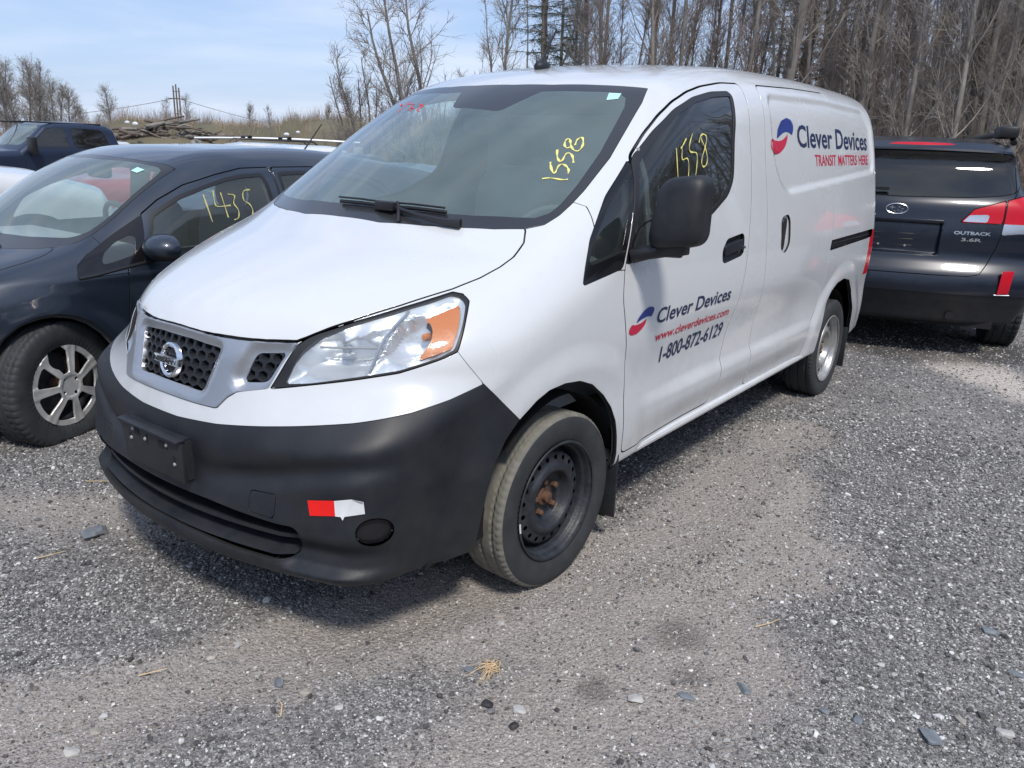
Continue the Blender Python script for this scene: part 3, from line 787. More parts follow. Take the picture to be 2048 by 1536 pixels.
    for m, s in zip(halves(gl), (1, -1)):
        inner, ring = carve(m, lambda V: f_side('door_glass', .035, .5)(V) + .020, 0)
        inner, ring2 = carve(inner, lambda V: .52 - V[:, 1] if False else np.where((V[:, 1] > .31) & (V[:, 1] < .31), -1., np.maximum(.345 - V[:, 1], -1)), 0)
        panel('door_window_frame', ring, M_['dark_trim'], DO[s], .012)
        panel('door_window_frame', ring2, M_['black_gloss'], DO[s], .004)
        g = panel('door_window', offset(inner, -.004), M_['side_glass' if s > 0 else 'clear_side_glass'], DO[s], 0)
        if s > 0:
            q = [np.array([(float(on_side(f, a, b)) + .0005, a, b) for a, b in st_]) for st_ in dch]
            ribbon(q, [np.array([1., 0, .2])]*4, .0052, M_['chalk_yellow'], 'chalk_number', DO[s])['label'] = 'yellow chalk number 1558'
            bb = MB(); bb.tube([(float(on_side(f, .56, zz))-.03, .50 + .02*(zz-1), zz) for zz in (1.08, 1.2, 1.32, 1.42)], .010, 6); bb.build('window_channel', M_['interior_grey'], DO[s])
    for m, s in zip(halves(quarter), (1, -1)):
        inner, ring = carve(m, f_side('quarter_glass', .03, .4), 0)
        inner2, low = carve(inner, lambda V: (V[:, 2] - 1.02) * -1 + 0*V[:, 1], 0)
        panel('quarter_window_trim', ring, M_['black_gloss'], van, .008)
        panel('quarter_window', offset(inner, -.002), M_['side_glass'], van, 0)
    for m, s in zip(halves(slide), (1, -1)):
        pocket, m = carve(m, f_side('handle2', .03, .5), 0)
        d = panel('sliding_door', m, P, van, .014)
        panel('handle_recess', offset(pocket, -.012), P, d, 0)
        hx = float(on_side(f, 1.8, 1.06)); b = MB()
        b.prism(rounded(OL['handle2_dark'], .02), -.03, .002, lambda a, c, h: (s*(hx + h), a, c)); b.build('door_handle', M_['dark_trim'], d, bevel=.004)
    for m in halves(rail):
        r = panel('slide_rail', offset(m, -.016), M_['dark_trim'], van, -.018)
        s = 1 if m[0][:, 0].mean() > 0 else -1
        b = MB(); ll = [(float(on_side(f, y, .955 + .004*(y-2.6)))-.012, y, .955 + .004*(y-2.6)) for y in np.linspace(2.6, 3.42, 8)]
        b.tube([(s*a, y, z) for a, y, z in ll], .005, 6); b.build('rail_lip', M_['black_plastic'], r)
    for m in halves(tl): panel('tail_light', m, M_['red_lens'], van, .012)
    # grille
    mid, sil = carve(sil, f_wrap('mesh_mid', .014), 0)
    sid, sil = carve(sil, f_wrap('mesh_side', .016), 0)
    u_ = wrap_u(sil[0]); z_ = sil[0][:, 2]
    dd_ = .020*sstep(.036, .0, polysd(u_, z_, rounded(OL['mesh_side'], .016))) + .014*sstep(.020, .0, polysd(u_, z_, rounded(OL['mesh_mid'], .014))) - .004
    Wv = sil[0] - sil[1]*dd_[:, None]; Nn = np.zeros_like(Wv); T_ = sil[2]; tn_ = np.cross(Wv[T_[:, 1]] - Wv[T_[:, 0]], Wv[T_[:, 2]] - Wv[T_[:, 0]])
    for k in range(3): np.add.at(Nn, T_[:, k], tn_)
    sil = (Wv, Nn/(np.linalg.norm(Nn, axis=1, keepdims=True) + 1e-12), T_)
    g = panel('grille_surround', sil, M_['silver_paint'], van, .034, dark=False)
    for m in (mid,) + halves(sid):
        panel('grille_backing', offset(m, -.048), M_['gap_black'], g, 0)
    # honeycomb: thick rings of plastic
    R0 = .0175
    for a_, poly, U0, U1, Z0, Z1 in ((0, rounded(OL['mesh_mid'], .014), -.2, .2, .715, .87), (1, rounded(OL['mesh_side'], .016), .26, .39, .76, .862)):
        for sg in ((1, -1) if a_ else (1,)):
            b = MB()
            nj = int((Z1 - Z0) / (R0*1.5)) + 2
            for j in range(nj):
                for i in range(int((U1-U0) / (R0*1.732*1.15)) + 2):
                    cu = U0 + (i + .5*(j % 2)) * R0*1.732*1.15; cz = Z0 + j * R0 * 1.42
                    if polysd(np.array([abs(cu)]), np.array([cz]), poly)[0] > R0*.25: continue
                    ring = []
                    for rr, dep in ((1.0, -.022), (.72, -.022), (.60, -.040)):
                        A = np.arange(6)*math.pi/3 + math.pi/6
                        q = on_front(f, np.abs(cu + np.cos(A)*R0*rr*1.15), cz + np.sin(A)*R0*rr)
                        u_ = cu + np.cos(A)*R0*rr*1.15; q[:, 0] = np.sign(u_) * np.abs(q[:, 0]); q[:, 0] *= sg
                        q[:, 1] -= dep; ring.append(q)
                    v = np.concatenate(ring); n6 = [(k, (k+1) % 6, 6+(k+1) % 6, 6+k) for k in range(6)] + [(6+k, 6+(k+1) % 6, 12+(k+1) % 6, 12+k) for k in range(6)]
                    b.add(v.tolist(), n6)
            b.build('honeycomb', M_['black_plastic'], g, smooth=False)
    # badge
    bad = bpy.data.objects.new('badge', None); COL.objects.link(bad); bad.parent = van; bad.empty_display_size = .05
    bad.scale = (.9, .9, .9); bad.location = (0, -.843, .781); bad.rotation_euler = (math.radians(-12), 0, 0)
    b = MB(); n = 48
    b.lathe([(.004, .040), (-.006, .043), (-.010, .050), (-.006, .057), (.004, .060), (.010, .058), (.010, .042)], n, axis='y', closed=True); b.build('badge_ring', M_['chrome'], bad)
    b = MB(); b.lathe([(.006, .044), (.006, .0001)], n, axis='y'); b.build('badge_back', M_['black_gloss'], bad)
    b = MB(); b.prism(rounded([(-.068,-.0125),(.068,-.0125),(.068,.0125),(-.068,.0125)], .003), -.014, .004, lambda a, c, h: (a, h - .012*math.cos(a*15), c)); b.build('badge_bar', M_['chrome_soft'], bad, bevel=.0015)
    T, F = text_flat('NISSAN', .05)
    me = bpy.data.meshes.new('badge_lettering'); me.from_pydata([(-.056 + .112*a, -.0275 - .0*a, -.0075 + .015*c) for a, c in T], [], F); me.materials.append(M_['gap_black']); link('badge_lettering', me, bad)
    # headlights
    HP = OL['headlight_clear']; hs = halves(head)
    for m, s in zip(hs, (1, -1)):
        hl = bpy.data.objects.new('headlight', None); COL.objects.link(hl); hl.parent = van; hl.empty_display_size = .1
        clr, bez = carve(m, f_wrap('headlight_clear', .01), 0)
        panel('bezel', bez, M_['dark_trim'], hl, .02)
        panel('lens', offset(clr, -.001), M_['lens_glass'], hl, 0)
        # reflector bowls behind the lens
        V = clr[0]; u = wrap_u(V); zz = V[:, 2]; side = np.sign(V[:, 0])
        amb, rest = carve(clr, f_wrap('amber', .006), 0)
        def deep(MM, fn):
            V, N, T = MM; u = wrap_u(V); d = fn(u, V[:, 2]); W = V - N * d[:, None]
            fn_ = np.zeros_like(W); tn = np.cross(W[T[:, 1]] - W[T[:, 0]], W[T[:, 2]] - W[T[:, 0]])
            for k in range(3): np.add.at(fn_, T[:, k], tn)
            fn_ /= np.linalg.norm(fn_, axis=1, keepdims=True) + 1e-12
            return W, fn_, T
        def bowl(u, z):
            dv = .5985 + (z - .809) * .58          # divider between the two chambers
            left = u < dv
            e = polysd(u, z, HP)
            depth = np.clip(-e, 0, .03) / .03
            # main bowl: parabola, with a flat shelf
            d1 = .020 + .060 * (1 - np.clip(((u - .520)/.12)**2 + ((z - .855)/.060)**2, 0, 1)) ** .8 + .012*sstep(.862, .868, z)*sstep(.905, .880, z)
            d1 = d1 + .003*np.abs(((u*60 + z*10) % 1) - .5)*(u < .44)
            d2 = .016 + .050 * (1 - np.clip(((u - .725)/.095)**2 + ((z - .895)/.065)**2, 0, 1)) ** .8
            d2 = d2 + .0034*np.abs(((u*95) % 1) - .5) + .0016*np.abs(((z*110) % 1) - .5)
            topb = z > .862 + (u - .45) * .335
            d = np.where(left, d1, d2); d = np.where(topb & (u > .52), .012 + .004*np.sin(u*60), d)
            ridge = np.abs(u - dv) < .006
            d = np.where(ridge & ~topb, .010, d)
            return .004 + d * (.25 + .75*depth)
        panel('reflector', deep(rest, bowl), M_['reflector'], hl, 0)
        panel('amber_reflector', deep(amb, lambda u, z: .008 + .002*np.abs(((z*90) % 1) - .5) + .0015*np.abs(((u*120) % 1) - .5)), M_['amber'], hl, 0)
        q = on_front(f, np.array([.689, .679, .653, .632, .618, .610, .5985]), np.array([.962, .950, .927, .902, .873, .847, .811])); q[:, 1] += .012; q[:, 0] *= s
        b = MB(); b.tube([tuple(p_) for p_ in q], .0045, 8); b.build('lamp_divider', M_['silver_paint'], hl)
        q = on_front(f, np.linspace(.45, .60, 6), np.linspace(.868, .872, 6)); q[:, 1] += .03; q[:, 0] *= s
        b = MB(); b.tube([tuple(p_) for p_ in q], .0035, 6); b.build('lamp_shelf', M_['interior_grey'], hl)
        for (uu, zc, rr, mat_) in ((.520, .862, .016, 'chrome_soft'), (.730, .900, .011, 'amber')):
            q = on_front(f, np.array([uu]), np.array([zc]))[0]; b = MB()
            dirv = Vector((math.sin(uu)*.6, -1, .1)).normalized(); c0 = Vector((q[0], q[1], q[2])) - dirv*.075
            b.tube([tuple(c0), tuple(c0 + dirv*.03), tuple(c0 + dirv*.038)], [rr, rr, rr*.5], 14); o = b.build('bulb', M_[mat_], hl)
            if s < 0: o.scale = (-1, 1, 1)
    # lower bumper
    ink, dark = carve(dark, f_wrap('intake', .02), 0)
    tow, dark = carve(dark, f_wrap('tow', .008), .0016)
    fogd = lambda V: np.where(V[:, 1] < 0, np.sqrt(((wrap_u(V) - .640)/1.0)**2 + ((V[:, 2] - .4215)/1.0)**2) - .040, 1.0)
    fog, dark = carve(dark, fogd, .001)
    lb = panel('lower_bumper', dark, M_['black_plastic'], van, .020)
    t1, t2 = halves(tow); panel('tow_hook_cover', t1, M_['black_plastic'], lb, .006); panel('tow_hook_cover', t2, M_['black_plastic'], lb, .006)
    for m in halves(fog): panel('fog_lamp_cover', offset(m, -.012), M_['dark_trim'], lb, -.014)
    it = panel('air_intake', offset(ink, -.11), M_['gap_black'], lb, -.11)
    b = MB(); U = np.linspace(-.455, .455, 49)
    for zc, dep, th in ((.372, .020, .006),):
        q = on_front(f, np.abs(U), np.full(U.shape, zc)); q[:, 0] *= np.sign(U)
        for i in range(len(U)-1):
            p0, p1 = q[i], q[i+1]
            b.add([(p0[0], p0[1]+dep, zc-th), (p1[0], p1[1]+dep, zc-th), (p1[0], p1[1]+dep, zc+th), (p0[0], p0[1]+dep, zc+th),
                   (p0[0], p0[1]+dep+.07, zc-th), (p1[0], p1[1]+dep+.07, zc-th), (p1[0], p1[1]+dep+.07, zc+th), (p0[0], p0[1]+dep+.07, zc+th)],
                  [(0, 1, 2, 3), (3, 2, 6, 7), (0, 4, 5, 1)])
    b.build('intake_bar', M_['black_plastic'], lb)
    b = MB(); U = np.linspace(-.44, .44, 60); q = on_front(f, np.abs(U), np.full(U.shape, .312)); q[:, 0] *= np.sign(U)
    for i in range(len(U)-1):
        b.add([(q[i][0], q[i][1]+.01, .318), (q[i+1][0], q[i+1][1]+.01, .318), (q[i+1][0]*.98, q[i+1][1]+.10, .345), (q[i][0]*.98, q[i][1]+.10, .345)], [(0, 1, 2, 3)])
    b.build('intake_floor', M_['black_plastic'], lb)
    # licence plate bracket
    pl = bpy.data.objects.new('plate_bracket', None); COL.objects.link(pl); pl.parent = van; pl.empty_display_size = .1
    pl.location = (.008, -.925, .526); pl.rotation_euler = (math.radians(3), 0, 0)
    b = MB(); b.box((0, 0, 0), (.318, .012, .128)); b.build('bracket_plate', M_['black_plastic'], pl, bevel=.002)
    b = MB(); b.box((0, -.004, .066), (.325, .030, .007)); b.build('bracket_ledge', M_['black_plastic'], pl, bevel=.002)
    b = MB()
    for dx in (-.152, .152): b.box((dx, .022, 0), (.012, .045, .115))
    b.box((0, .022, .06), (.30, .045, .01)); b.box((0, .022, -.06), (.30, .045, .01)); b.build('bracket_side', M_['black_plastic'], pl)
    for dx, dz, w_, h_ in ((-.075, .040, .026, .022), (.060, .034, .030, .022), (-.118, .018, .010, .018), (.118, .0, .012, .024), (.088, .030, .010, .012), (-.02, .03, .006, .030)):
        b = MB(); b.box((dx, -.0062, dz), (w_, .002, h_)); b.build('bracket_slot', M_['gap_black'], pl, smooth=False)
    for dx, dz in ((-.095, .045), (-.112, .012), (.088, .038), (.120, -.012), (-.03, .028)):
        b = MB(); b.lathe([(-.010, .0001), (-.010, .0045), (-.006, .006)], 10, axis='y', c=(dx, 0, dz)); b.build('screw', M_['interior_grey'], pl)
    # reflective tape
    def fpatch(poly, mat, name, off=.002, mid=True):
        q = np.array(poly); n_ = len(q); pts = []
        g_ = [q.mean(0)] + list(q); P_ = on_front(f, np.array([a[0] for a in g_]), np.array([a[1] for a in g_]))
        d_ = np.stack([np.sin(q.mean(0)[0])*np.ones(len(P_)), -np.cos(q.mean(0)[0])*np.ones(len(P_)), np.zeros(len(P_))], 1)
        P_ = P_ + d_*off
        me = bpy.data.meshes.new(name); me.from_pydata(P_.tolist(), [], [(0, 1+i, 1+(i+1) % n_) for i in range(n_)]); me.materials.append(mat); return link(name, me, lb)
    fpatch([(.489,.4973),(.5539,.5100),(.556,.4674),(.4949,.4560)], M_['tape_red'], 'reflective_tape', .003)
    fpatch([(.5541,.5100),(.5934,.5200),(.6185,.5134),(.6212,.479),(.5775,.4695),(.5735,.4590),(.5685,.4680),(.5562,.4674)], M_['tape_white'], 'reflective_tape', .004)
    fpatch([(.5934,.5210),(.6185,.5144),(.6165,.5085)], M_['interior_grey'], 'tape_fold', .006)
    # inner shell, behind the gaps and seen through the glass
    zs2 = np.linspace(.15, 1.9, 60); I = surface_net(lambda x, y, z: f(x, y, z) + .022, np.linspace(-.93, .93, 62), np.linspace(-1, 3.95, 150), zs2, 2)
    _, I = split(I, I[0][:, 2] - .33)
    for fn in (f_side('arch'), f_side('arch_rear')): _, I = carve(I, fn)
    _, I = carve(I, f_top('glass_outer', zmin=1.0), -.012)
    _, I = carve(I, f_side('door_glass', .02, .4), -.01); _, I = carve(I, f_side('quarter_glass', 0, .4), -.0)
    _, I = carve(I, lambda V: np.where(V[:, 1] < .1, np.minimum(polysd(wrap_u(V), V[:, 2], OL['headlight']), np.minimum(polysd(wrap_u(V), V[:, 2], OL['mesh_mid']), np.minimum(polysd(wrap_u(V), V[:, 2], OL['mesh_side']), polysd(wrap_u(V), V[:, 2], OL['intake'])))) - .015, 1.0), 0)
    for nm in ('handle', 'handle2'): _, I = carve(I, f_side(nm, 0, .5), -.01)
    _, I = carve(I, lambda V: fogd(V) - .02, 0)
    link('inner_shell', mesh_np('inner_shell', I[0], I[2], I[1], [M_['interior_dark']]), van)
    # closed box behind the lamps and grille, engine bay dark
    b = MB(); b.box((0, -.16, .62), (1.30, .30, .60)); b.box((0, -.50, .60), (.80, .30, .36)); b.build('engine_bay', M_['gap_black'], van, smooth=False)
    b = MB(); b.box((0, 1.5, .30), (1.50, 4.1, .10)); b.box((0, 3.3, .33), (.5, .5, .2)); b.build('underbody', M_['gap_black'], van, smooth=False)
    for s in (1, -1):
        for y0 in WHEEL_Y:
            b = MB(); b.lathe([(.50*s, .355), (.815*s, .355)], 24, c=(0, y0, .30), a0=math.radians(-20), a1=math.radians(138))
            b.lathe([(.50*s, .0001), (.50*s, .355)], 24, c=(0, y0, .30), a0=math.radians(-25), a1=math.radians(205)); b.build('wheel_arch_liner', M_['gap_black'], van)
            b = MB(); b.box((s*.755, y0 + .335, .245), (.20, .012, .26)); b.box((s*.765, y0 + .337, .155), (.10, .010, .10)); b.build('mud_flap', M_['black_plastic'], van, bevel=.003)
    # sill strip
    for s in (1, -1):
        ys_ = np.linspace(.345, 2.56, 24); b = MB(); b.tube([(s*.822, y, .334) for y in ys_], .019, 10); b.build('sill', P, van)
    # wheels
    ty = tyre_mesh(mats=[M_['rubber'], M_['rubber_dusty']]); ty2 = tyre_mesh(zig=False, mats=[M_['rubber'], M_['rubber']])
    r1 = steel_rim(); r2 = steel_rim(14, .011, .143, 1.9)
    me1 = mesh_np('rim', r1[0], r1[2], r1[1], [M_['steel_black']]); me2 = mesh_np('rim', r2[0], r2[2], r2[1], [M_['wheel_silver']])
    hub = hub_meshes(M_['rust'])
    bp_ = MB(); bp_.lathe([(-.03, .165), (-.03, .0001)], 32); bo = bp_.build('brake_disc', M_['gap_black']); hub.append(bo.data); bpy.data.objects.remove(bo)
    ST = -.035
    for s in (1, -1):
        wheel_part(van, s*.742, 0, .292, s, ST, ty, me1, None, hub)
        w = wheel_part(van, s*.752, 2.926, .292, s, 0, ty2, me2, None, hub)
    # a wheel weight clipped to the front rim
    fw = [c for c in van.children if c.name.startswith('wheel') and c.type == 'EMPTY'][0]
    b = MB(); b.tube([(.088, .2045*math.cos(a), .2045*math.sin(a)) for a in np.linspace(math.radians(183), math.radians(192), 5)], .003, 5); b.build('wheel_weight', M_['tape_white'], fw)
    # mirrors
    for s in (1,):
        mi = bpy.data.objects.new('side_mirror', None); COL.objects.link(mi); mi.parent = van; mi.location = (s*1.008, .345, 1.228); mi.empty_display_size = .1
        if s < 0: mi.scale = (-1, 1, 1)
        X, Z = np.meshgrid(np.linspace(-1, 1, 3), np.linspace(-1, 1, 3))
        def mf(x, y, z):
            ww = .086 - .010*(z/.11); g_ = smax(np.abs(x - .010*(z/.11)) - ww, np.abs(z - .02*x/.09*.6) - .112, .050)
            fr_ = -(y + .060 - 1.1*x*x - .8*z*z); return smax(smax(g_, fr_, .04), y - .045, .012)
        m = surface_net(mf, np.linspace(-.13, .13, 40), np.linspace(-.09, .08, 30), np.linspace(-.15, .15, 44))
        link('mirror_housing', mesh_np('mirror_housing', m[0], m[2], m[1], [M_['black_plastic']]), mi)
        b = MB(); b.prism(rounded([(-.07,-.085),(.075,-.085),(.08,.09),(-.07,.085)], .03), .0445, .048, lambda a, c, h: (a, h, c)); b.build('mirror_glass', M_['chrome'], mi)
        b = MB(); b.tube([(-.155, -.02, -.150), (-.10, -.01, -.135), (-.045, 0, -.125), (.01, 0, -.118)], [.028, .024, .022, .026], 10); b.box((-.02, 0, -.115), (.10, .05, .035)); b.build('mirror_arm', M_['dark_trim'], mi, bevel=.004)
        b = MB(); b.tube([(-.16, -.03, -.14), (-.130, -.03, -.06), (-.105, -.03, -.035), (-.085, -.01, -.022)], .0045, 6); b.build('mirror_stay', M_['black_gloss'], mi)
    # wipers
    b = MB(); B = [(-.06, -.136, 1.198), (.05, -.136, 1.200), (.14, -.133, 1.199), (.27, -.108, 1.200), (.387, -.079, 1.192)]
    B = [(x, y, float(on_top(f, x, y)) + .012) for x, y, _ in B]
    b.tube(B, .007, 6); b.tube([(x, y-.006, z+.014) for x, y, z in B], .004, 6)
    c = (.172, -.138, float(on_top(f, .172, -.138)) + .020); b.box(c, (.085, .03, .028)); b.build('wiper_blade', M_['dark_trim'], van, bevel=.003)
    b = MB(); A = [(.165, -.132), (.25, -.140), (.33, -.140), (.42, -.125), (.47, -.105)]
    b.tube([(x, y, float(on_top(f, x, y)) + .022 - .02*max(0, x-.3)) for x, y in A], [.008, .007, .008, .012, .016], 8); b.tube([(.21, -.125, float(on_top(f, .21, -.125))+.03), (.235, -.145, float(on_top(f, .235, -.145))+.02), (.26, -.17, float(on_top(f, .26, -.17))+.006)], .006, 6); b.build('wiper_arm', M_['dark_trim'], van)
    # antenna
    an = MB(); ax_, ay = .020, .925; az = float(on_top(f, ax_, ay)); an.ellipsoid((ax_, ay, az + .006), (.028, .045, .028), 14, 8); ao = an.build('antenna', M_['black_plastic'], van)
    an = MB(); an.tube([(ax_, ay-.005, az+.02), (ax_+.008, ay+.085, az+.165)], [.0055, .004], 8); an.build('antenna_mast', M_['dark_trim'], ao)
    # lettering below
    # lettering
    side_text(f, 'Clever Devices', (2.075, 1.462), (3.385, 1.470), .104, M_['navy_ink'], 'lettering', van, bold=.016)
    for wd, a0, a1 in (('TRANSIT', 0, .352), ('MATTERS', .394, .752), ('HERE', .794, 1)):
        side_text(f, wd, (2.335 + 1.055*a0, 1.372 + .013*a0), (2.335 + 1.055*a1, 1.372 + .013*a1), .056, M_['red_ink'], 'lettering', van, bold=.010)
    side_patch(f, OL['big_blue'], M_['blue_ink'], 'emblem', van, r=.012); side_patch(f, OL['big_red'], M_['red_ink'], 'emblem', van, r=.012)
    side_text(f, 'Clever Devices', (.517, .8185), (1.186, .8235), .054, M_['navy_ink'], 'lettering', van, slant=.012, bold=.016)
    side_text(f, 'www.cleverdevices.com', (.528, .7497), (1.212, .7526), .034, M_['red_ink'], 'lettering', van, bold=.012)
    side_text(f, '1-800-872-6129', (.600, .6565), (1.193, .6640), .0605, M_['navy_ink'], 'lettering', van, bold=.016)
    side_patch(f, OL['sm_blue'], M_['blue_ink'], 'emblem', van, r=.008); side_patch(f, OL['sm_red'], M_['red_ink'], 'emblem', van, r=.008)
    # interior
    ID = M_['interior_dark']; IG = M_['interior_grey']
    def dash(x, y, z):
        top = 1.075 - .16*np.maximum(np.abs(x) - .35, 0)**2 + .028*np.exp(-((x-.36)/.16)**2)
        return smax(smax(np.abs(x) - .72, z - top, .06), smax(y - (.42 + .06*sstep(.95, .8, z)), -(y + .25 - .35*x*x), .04), .08)
    m = surface_net(dash, np.linspace(-.8, .8, 70), np.linspace(-.4, .6, 40), np.linspace(.55, 1.15, 34)); link('dashboard', mesh_np('dashboard', m[0], m[2], m[1], [IG]), van)
    b = MB(); n = 32; R_ = Matrix.Rotation(math.radians(-32), 3, 'X'); pts = []
    for k in range(n+1):
        a = 2*math.pi*k/n; v = R_ @ Vector((.185*math.cos(a), 0, .185*math.sin(a))); pts.append((v.x+.36, v.y+.50, v.z+1.03))
    b.tube(pts, .015, 8, cap=False); sw = b.build('steering_wheel', ID, van)
    b = MB()
    for a in (math.radians(200), math.radians(-20), math.radians(-90)):
        v = R_ @ Vector((.175*math.cos(a), 0, .175*math.sin(a))); b.tube([(.36, .50, 1.03), (v.x+.36, v.y+.50, v.z+1.03)], .018, 6)
    b.ellipsoid((.36, .50, 1.03), (.07, .04, .06)); b.tube([(.36, .5, 1.03), (.36, .30, .93)], .04, 8); b.build('steering_hub', ID, sw)
    for sx in (.38, -.38):
        st_ = bpy.data.objects.new('seat', None); COL.objects.link(st_); st_.parent = van; st_.location = (sx, 1.10, .62); st_.empty_display_size = .1
        cl = M_['seat_cloth']
        b = MB(); b.ellipsoid((0, -.12, 0), (.25, .27, .11), 20, 12, .5); b.build('seat_cushion', cl, st_)
        b = MB(); b.ellipsoid((0, .20, .36), (.24, .10, .33), 20, 14, .55); b.build('seat_backrest', cl, st_)
        b = MB(); b.ellipsoid((0, .24, .80), (.13, .06, .10), 16, 10, .6); b.build('headrest', cl, st_)
    b = MB(); b.box((0, 1.48, .95), (1.42, .03, 1.25)); b.build('bulkhead', IG, van)
    b = MB(); b.box((0, .55, .36), (1.4, 1.9, .03)); b.build('cabin_floor', ID, van)
    b = MB(); b.ellipsoid((.02, .56, 1.49), (.115, .02, .036), 18, 10, .5); b.build('rear_view_mirror', ID, van)
    return van
VAN = build_van()
# ---------------------------------------------------------------- shapes of the other cars
# each in its own frame: x to its left, y to its rear, z up
HS = Spl([(.0,.80),(.2,.825),(.4,.845),(.6,.858),(.75,.862),(.85,.855),(.95,.832),(1.1,.782),(1.25,.722),(1.38,.650),(1.5,.58)])
HHood = Spl([(-1.0,.45),(-.85,.66),(-.7,.765),(-.4,.865),(-.1,.935),(.2,.985),(.5,1.02)])
HTop = Spl([(-.2,.85),(.05,.97),(.3,1.135),(.55,1.275),(.75,1.35),(.9,1.38),(1.1,1.392),(1.4,1.402),(1.8,1.385),(2.2,1.335),(2.7,1.25),(3.1,1.05),(3.3,.9)])
def hatch_f(x, y, z):
    x, y, z = np.broadcast_arrays(*(np.asarray(k, float) for k in (x, y, z))); ax = np.abs(x)
    S = HS(z) - .13*sstep(.3, -.8, y)**2 + .014*sstep(.44, .33, np.sqrt(y**2 + (z-.28)**2)) - .012*sstep(.45, .7, y)*sstep(.74, .66, z)*sstep(.4, .5, z)
    S = S + .010*np.exp(-((z - .80 + .02*y)/.03)**2)
    g1 = ax - S
    yy = y - .40*ax**2
    g2 = smin((z - HHood(yy) + .06*ax**2)*.85, (z - HTop(yy) + .04*ax**2)*.88, .05)
    g = smax(smax(g2, -(y - .45*ax**2 + .86), .15), g1, .16)
    g = smax(g, y - 3.25 + .2*ax**2, .15)
    return smax(g, .17 - z, .03)

WS_ = Spl([(.2,.90),(.45,1.01),(.62,1.035),(.8,1.03),(.95,1.0),(1.1,.94),(1.2,.86),(1.35,.80),(1.5,.745),(1.62,.69)])
WR = Spl([(.25,-.12),(.40,-.05),(.50,.0),(.60,.0),(.66,-.02),(.72,-.055),(.9,-.075),(1.05,-.10),(1.14,-.125),(1.20,-.17),(1.45,-.345),(1.50,-.33),(1.56,-.33),(1.7,-.38)])
def wagon_f(x, y, z):
    x, y, z = np.broadcast_arrays(*(np.asarray(k, float) for k in (x, y, z))); ax = np.abs(x)
    S = WS_(z) - .06*sstep(-1.2, 0, y)**2
    g1 = ax - S
    g2 = z - (1.612 - .035*ax**2 - .06*sstep(-1.1, -.2, y) - .03*sstep(-1.5, -3.0, y) - .5*sstep(-2.5, -4.6, y))
    g3 = (y + .17*ax**2 + .10*np.maximum(ax-.6, 0)**2*1.5 - WR(z)) * .95
    # pocket for the number plate
    g3 = g3 + .035*sstep(.30, .28, ax)*sstep(.76, .78, z)*sstep(1.01, .99, z)
    g = smax(smax(g2, g3, .05), g1, .10)
    g = smax(g, -(y + 4.7), .3)
    return smax(g, .26 - z, .04)
# ---------------------------------------------------------------- dark blue hatchback beside the van
def poly_fn(poly, kind, r=0, lim=0.3):
    if r: poly = rounded(poly, r)
    if kind == 'side': return lambda V: np.where(np.abs(V[:, 0]) > lim, polysd(V[:, 1], V[:, 2], poly), 1.0)
    if kind == 'top': return lambda V: np.where(V[:, 2] > lim, polysd(np.abs(V[:, 0]), V[:, 1], poly), 1.0)
    if kind == 'rear': return lambda V: np.where(V[:, 1] > lim, polysd(np.abs(V[:, 0]), V[:, 2], poly), 1.0)

def hubcap(mat):
    """plastic wheel trim with seven broad spokes, outer side +x"""
    n = 224; m = 40; R = .192
    r = np.linspace(.0, R, m); A = np.linspace(0, 2*np.pi, n, endpoint=False)
    AA, RR = np.meshgrid(A, r, indexing='ij')
    ph = ((AA * 7 / (2*np.pi)) % 1) - .5; wd = np.abs(ph) * 2*np.pi/7*RR
    lift = .016*sstep(.175, .06, RR) + .006*sstep(.02, .004, np.abs(wd - .018)) * (RR > .05) + .004*sstep(.012, .0, wd)*(RR > .05)
    V = np.stack([lift, RR*np.cos(AA), RR*np.sin(AA)], -1).reshape(-1, 3)
    i = np.arange(n)[:, None]; j = np.arange(m-1)[None, :]; i2 = (i+1) % n
    a, b, c, e = (k.ravel() for k in np.broadcast_arrays(i*m+j, i*m+j+1, i2*m+j+1, i2*m+j))
    T = np.concatenate([np.stack([a, b, c], 1), np.stack([a, c, e], 1)])
    N = np.zeros_like(V); nn = np.cross(V[T[:, 1]]-V[T[:, 0]], V[T[:, 2]]-V[T[:, 0]])
    for k in range(3): np.add.at(N, T[:, k], nn)
    N /= np.linalg.norm(N, axis=1, keepdims=True) + 1e-9; M = (V, N, T)
    rr = np.hypot(V[:, 1], V[:, 2]); an = np.arctan2(V[:, 2], V[:, 1]); ph = ((an*7/(2*np.pi)) % 1) - .5; w = (.5 - np.abs(ph))*2*np.pi/7*rr
    # windows between the spokes, lug recesses
    win = smax(smax(-(rr - .066), rr - .168, .01), (.5*2*np.pi/7*rr - w) * 0 + (w - (.5*2*np.pi/7*rr - (.012 + .10*(rr - .066)))), .010)
    chip = np.hypot(V[:, 1] - .150*math.cos(math.radians(105)), V[:, 2] - .150*math.sin(math.radians(105))) - .055
    d = np.minimum(win, chip)
    for k in range(4):
        a = 2*math.pi*(k+.4)/4; d = np.minimum(d, np.hypot(V[:, 1]-.045*math.cos(a), V[:, 2]-.045*math.sin(a)) - .009)
    _, M = split(M, d)
    return mesh_np('hubcap', *[ (flange(M, .012))[k] for k in (0, 2, 1)], [mat])

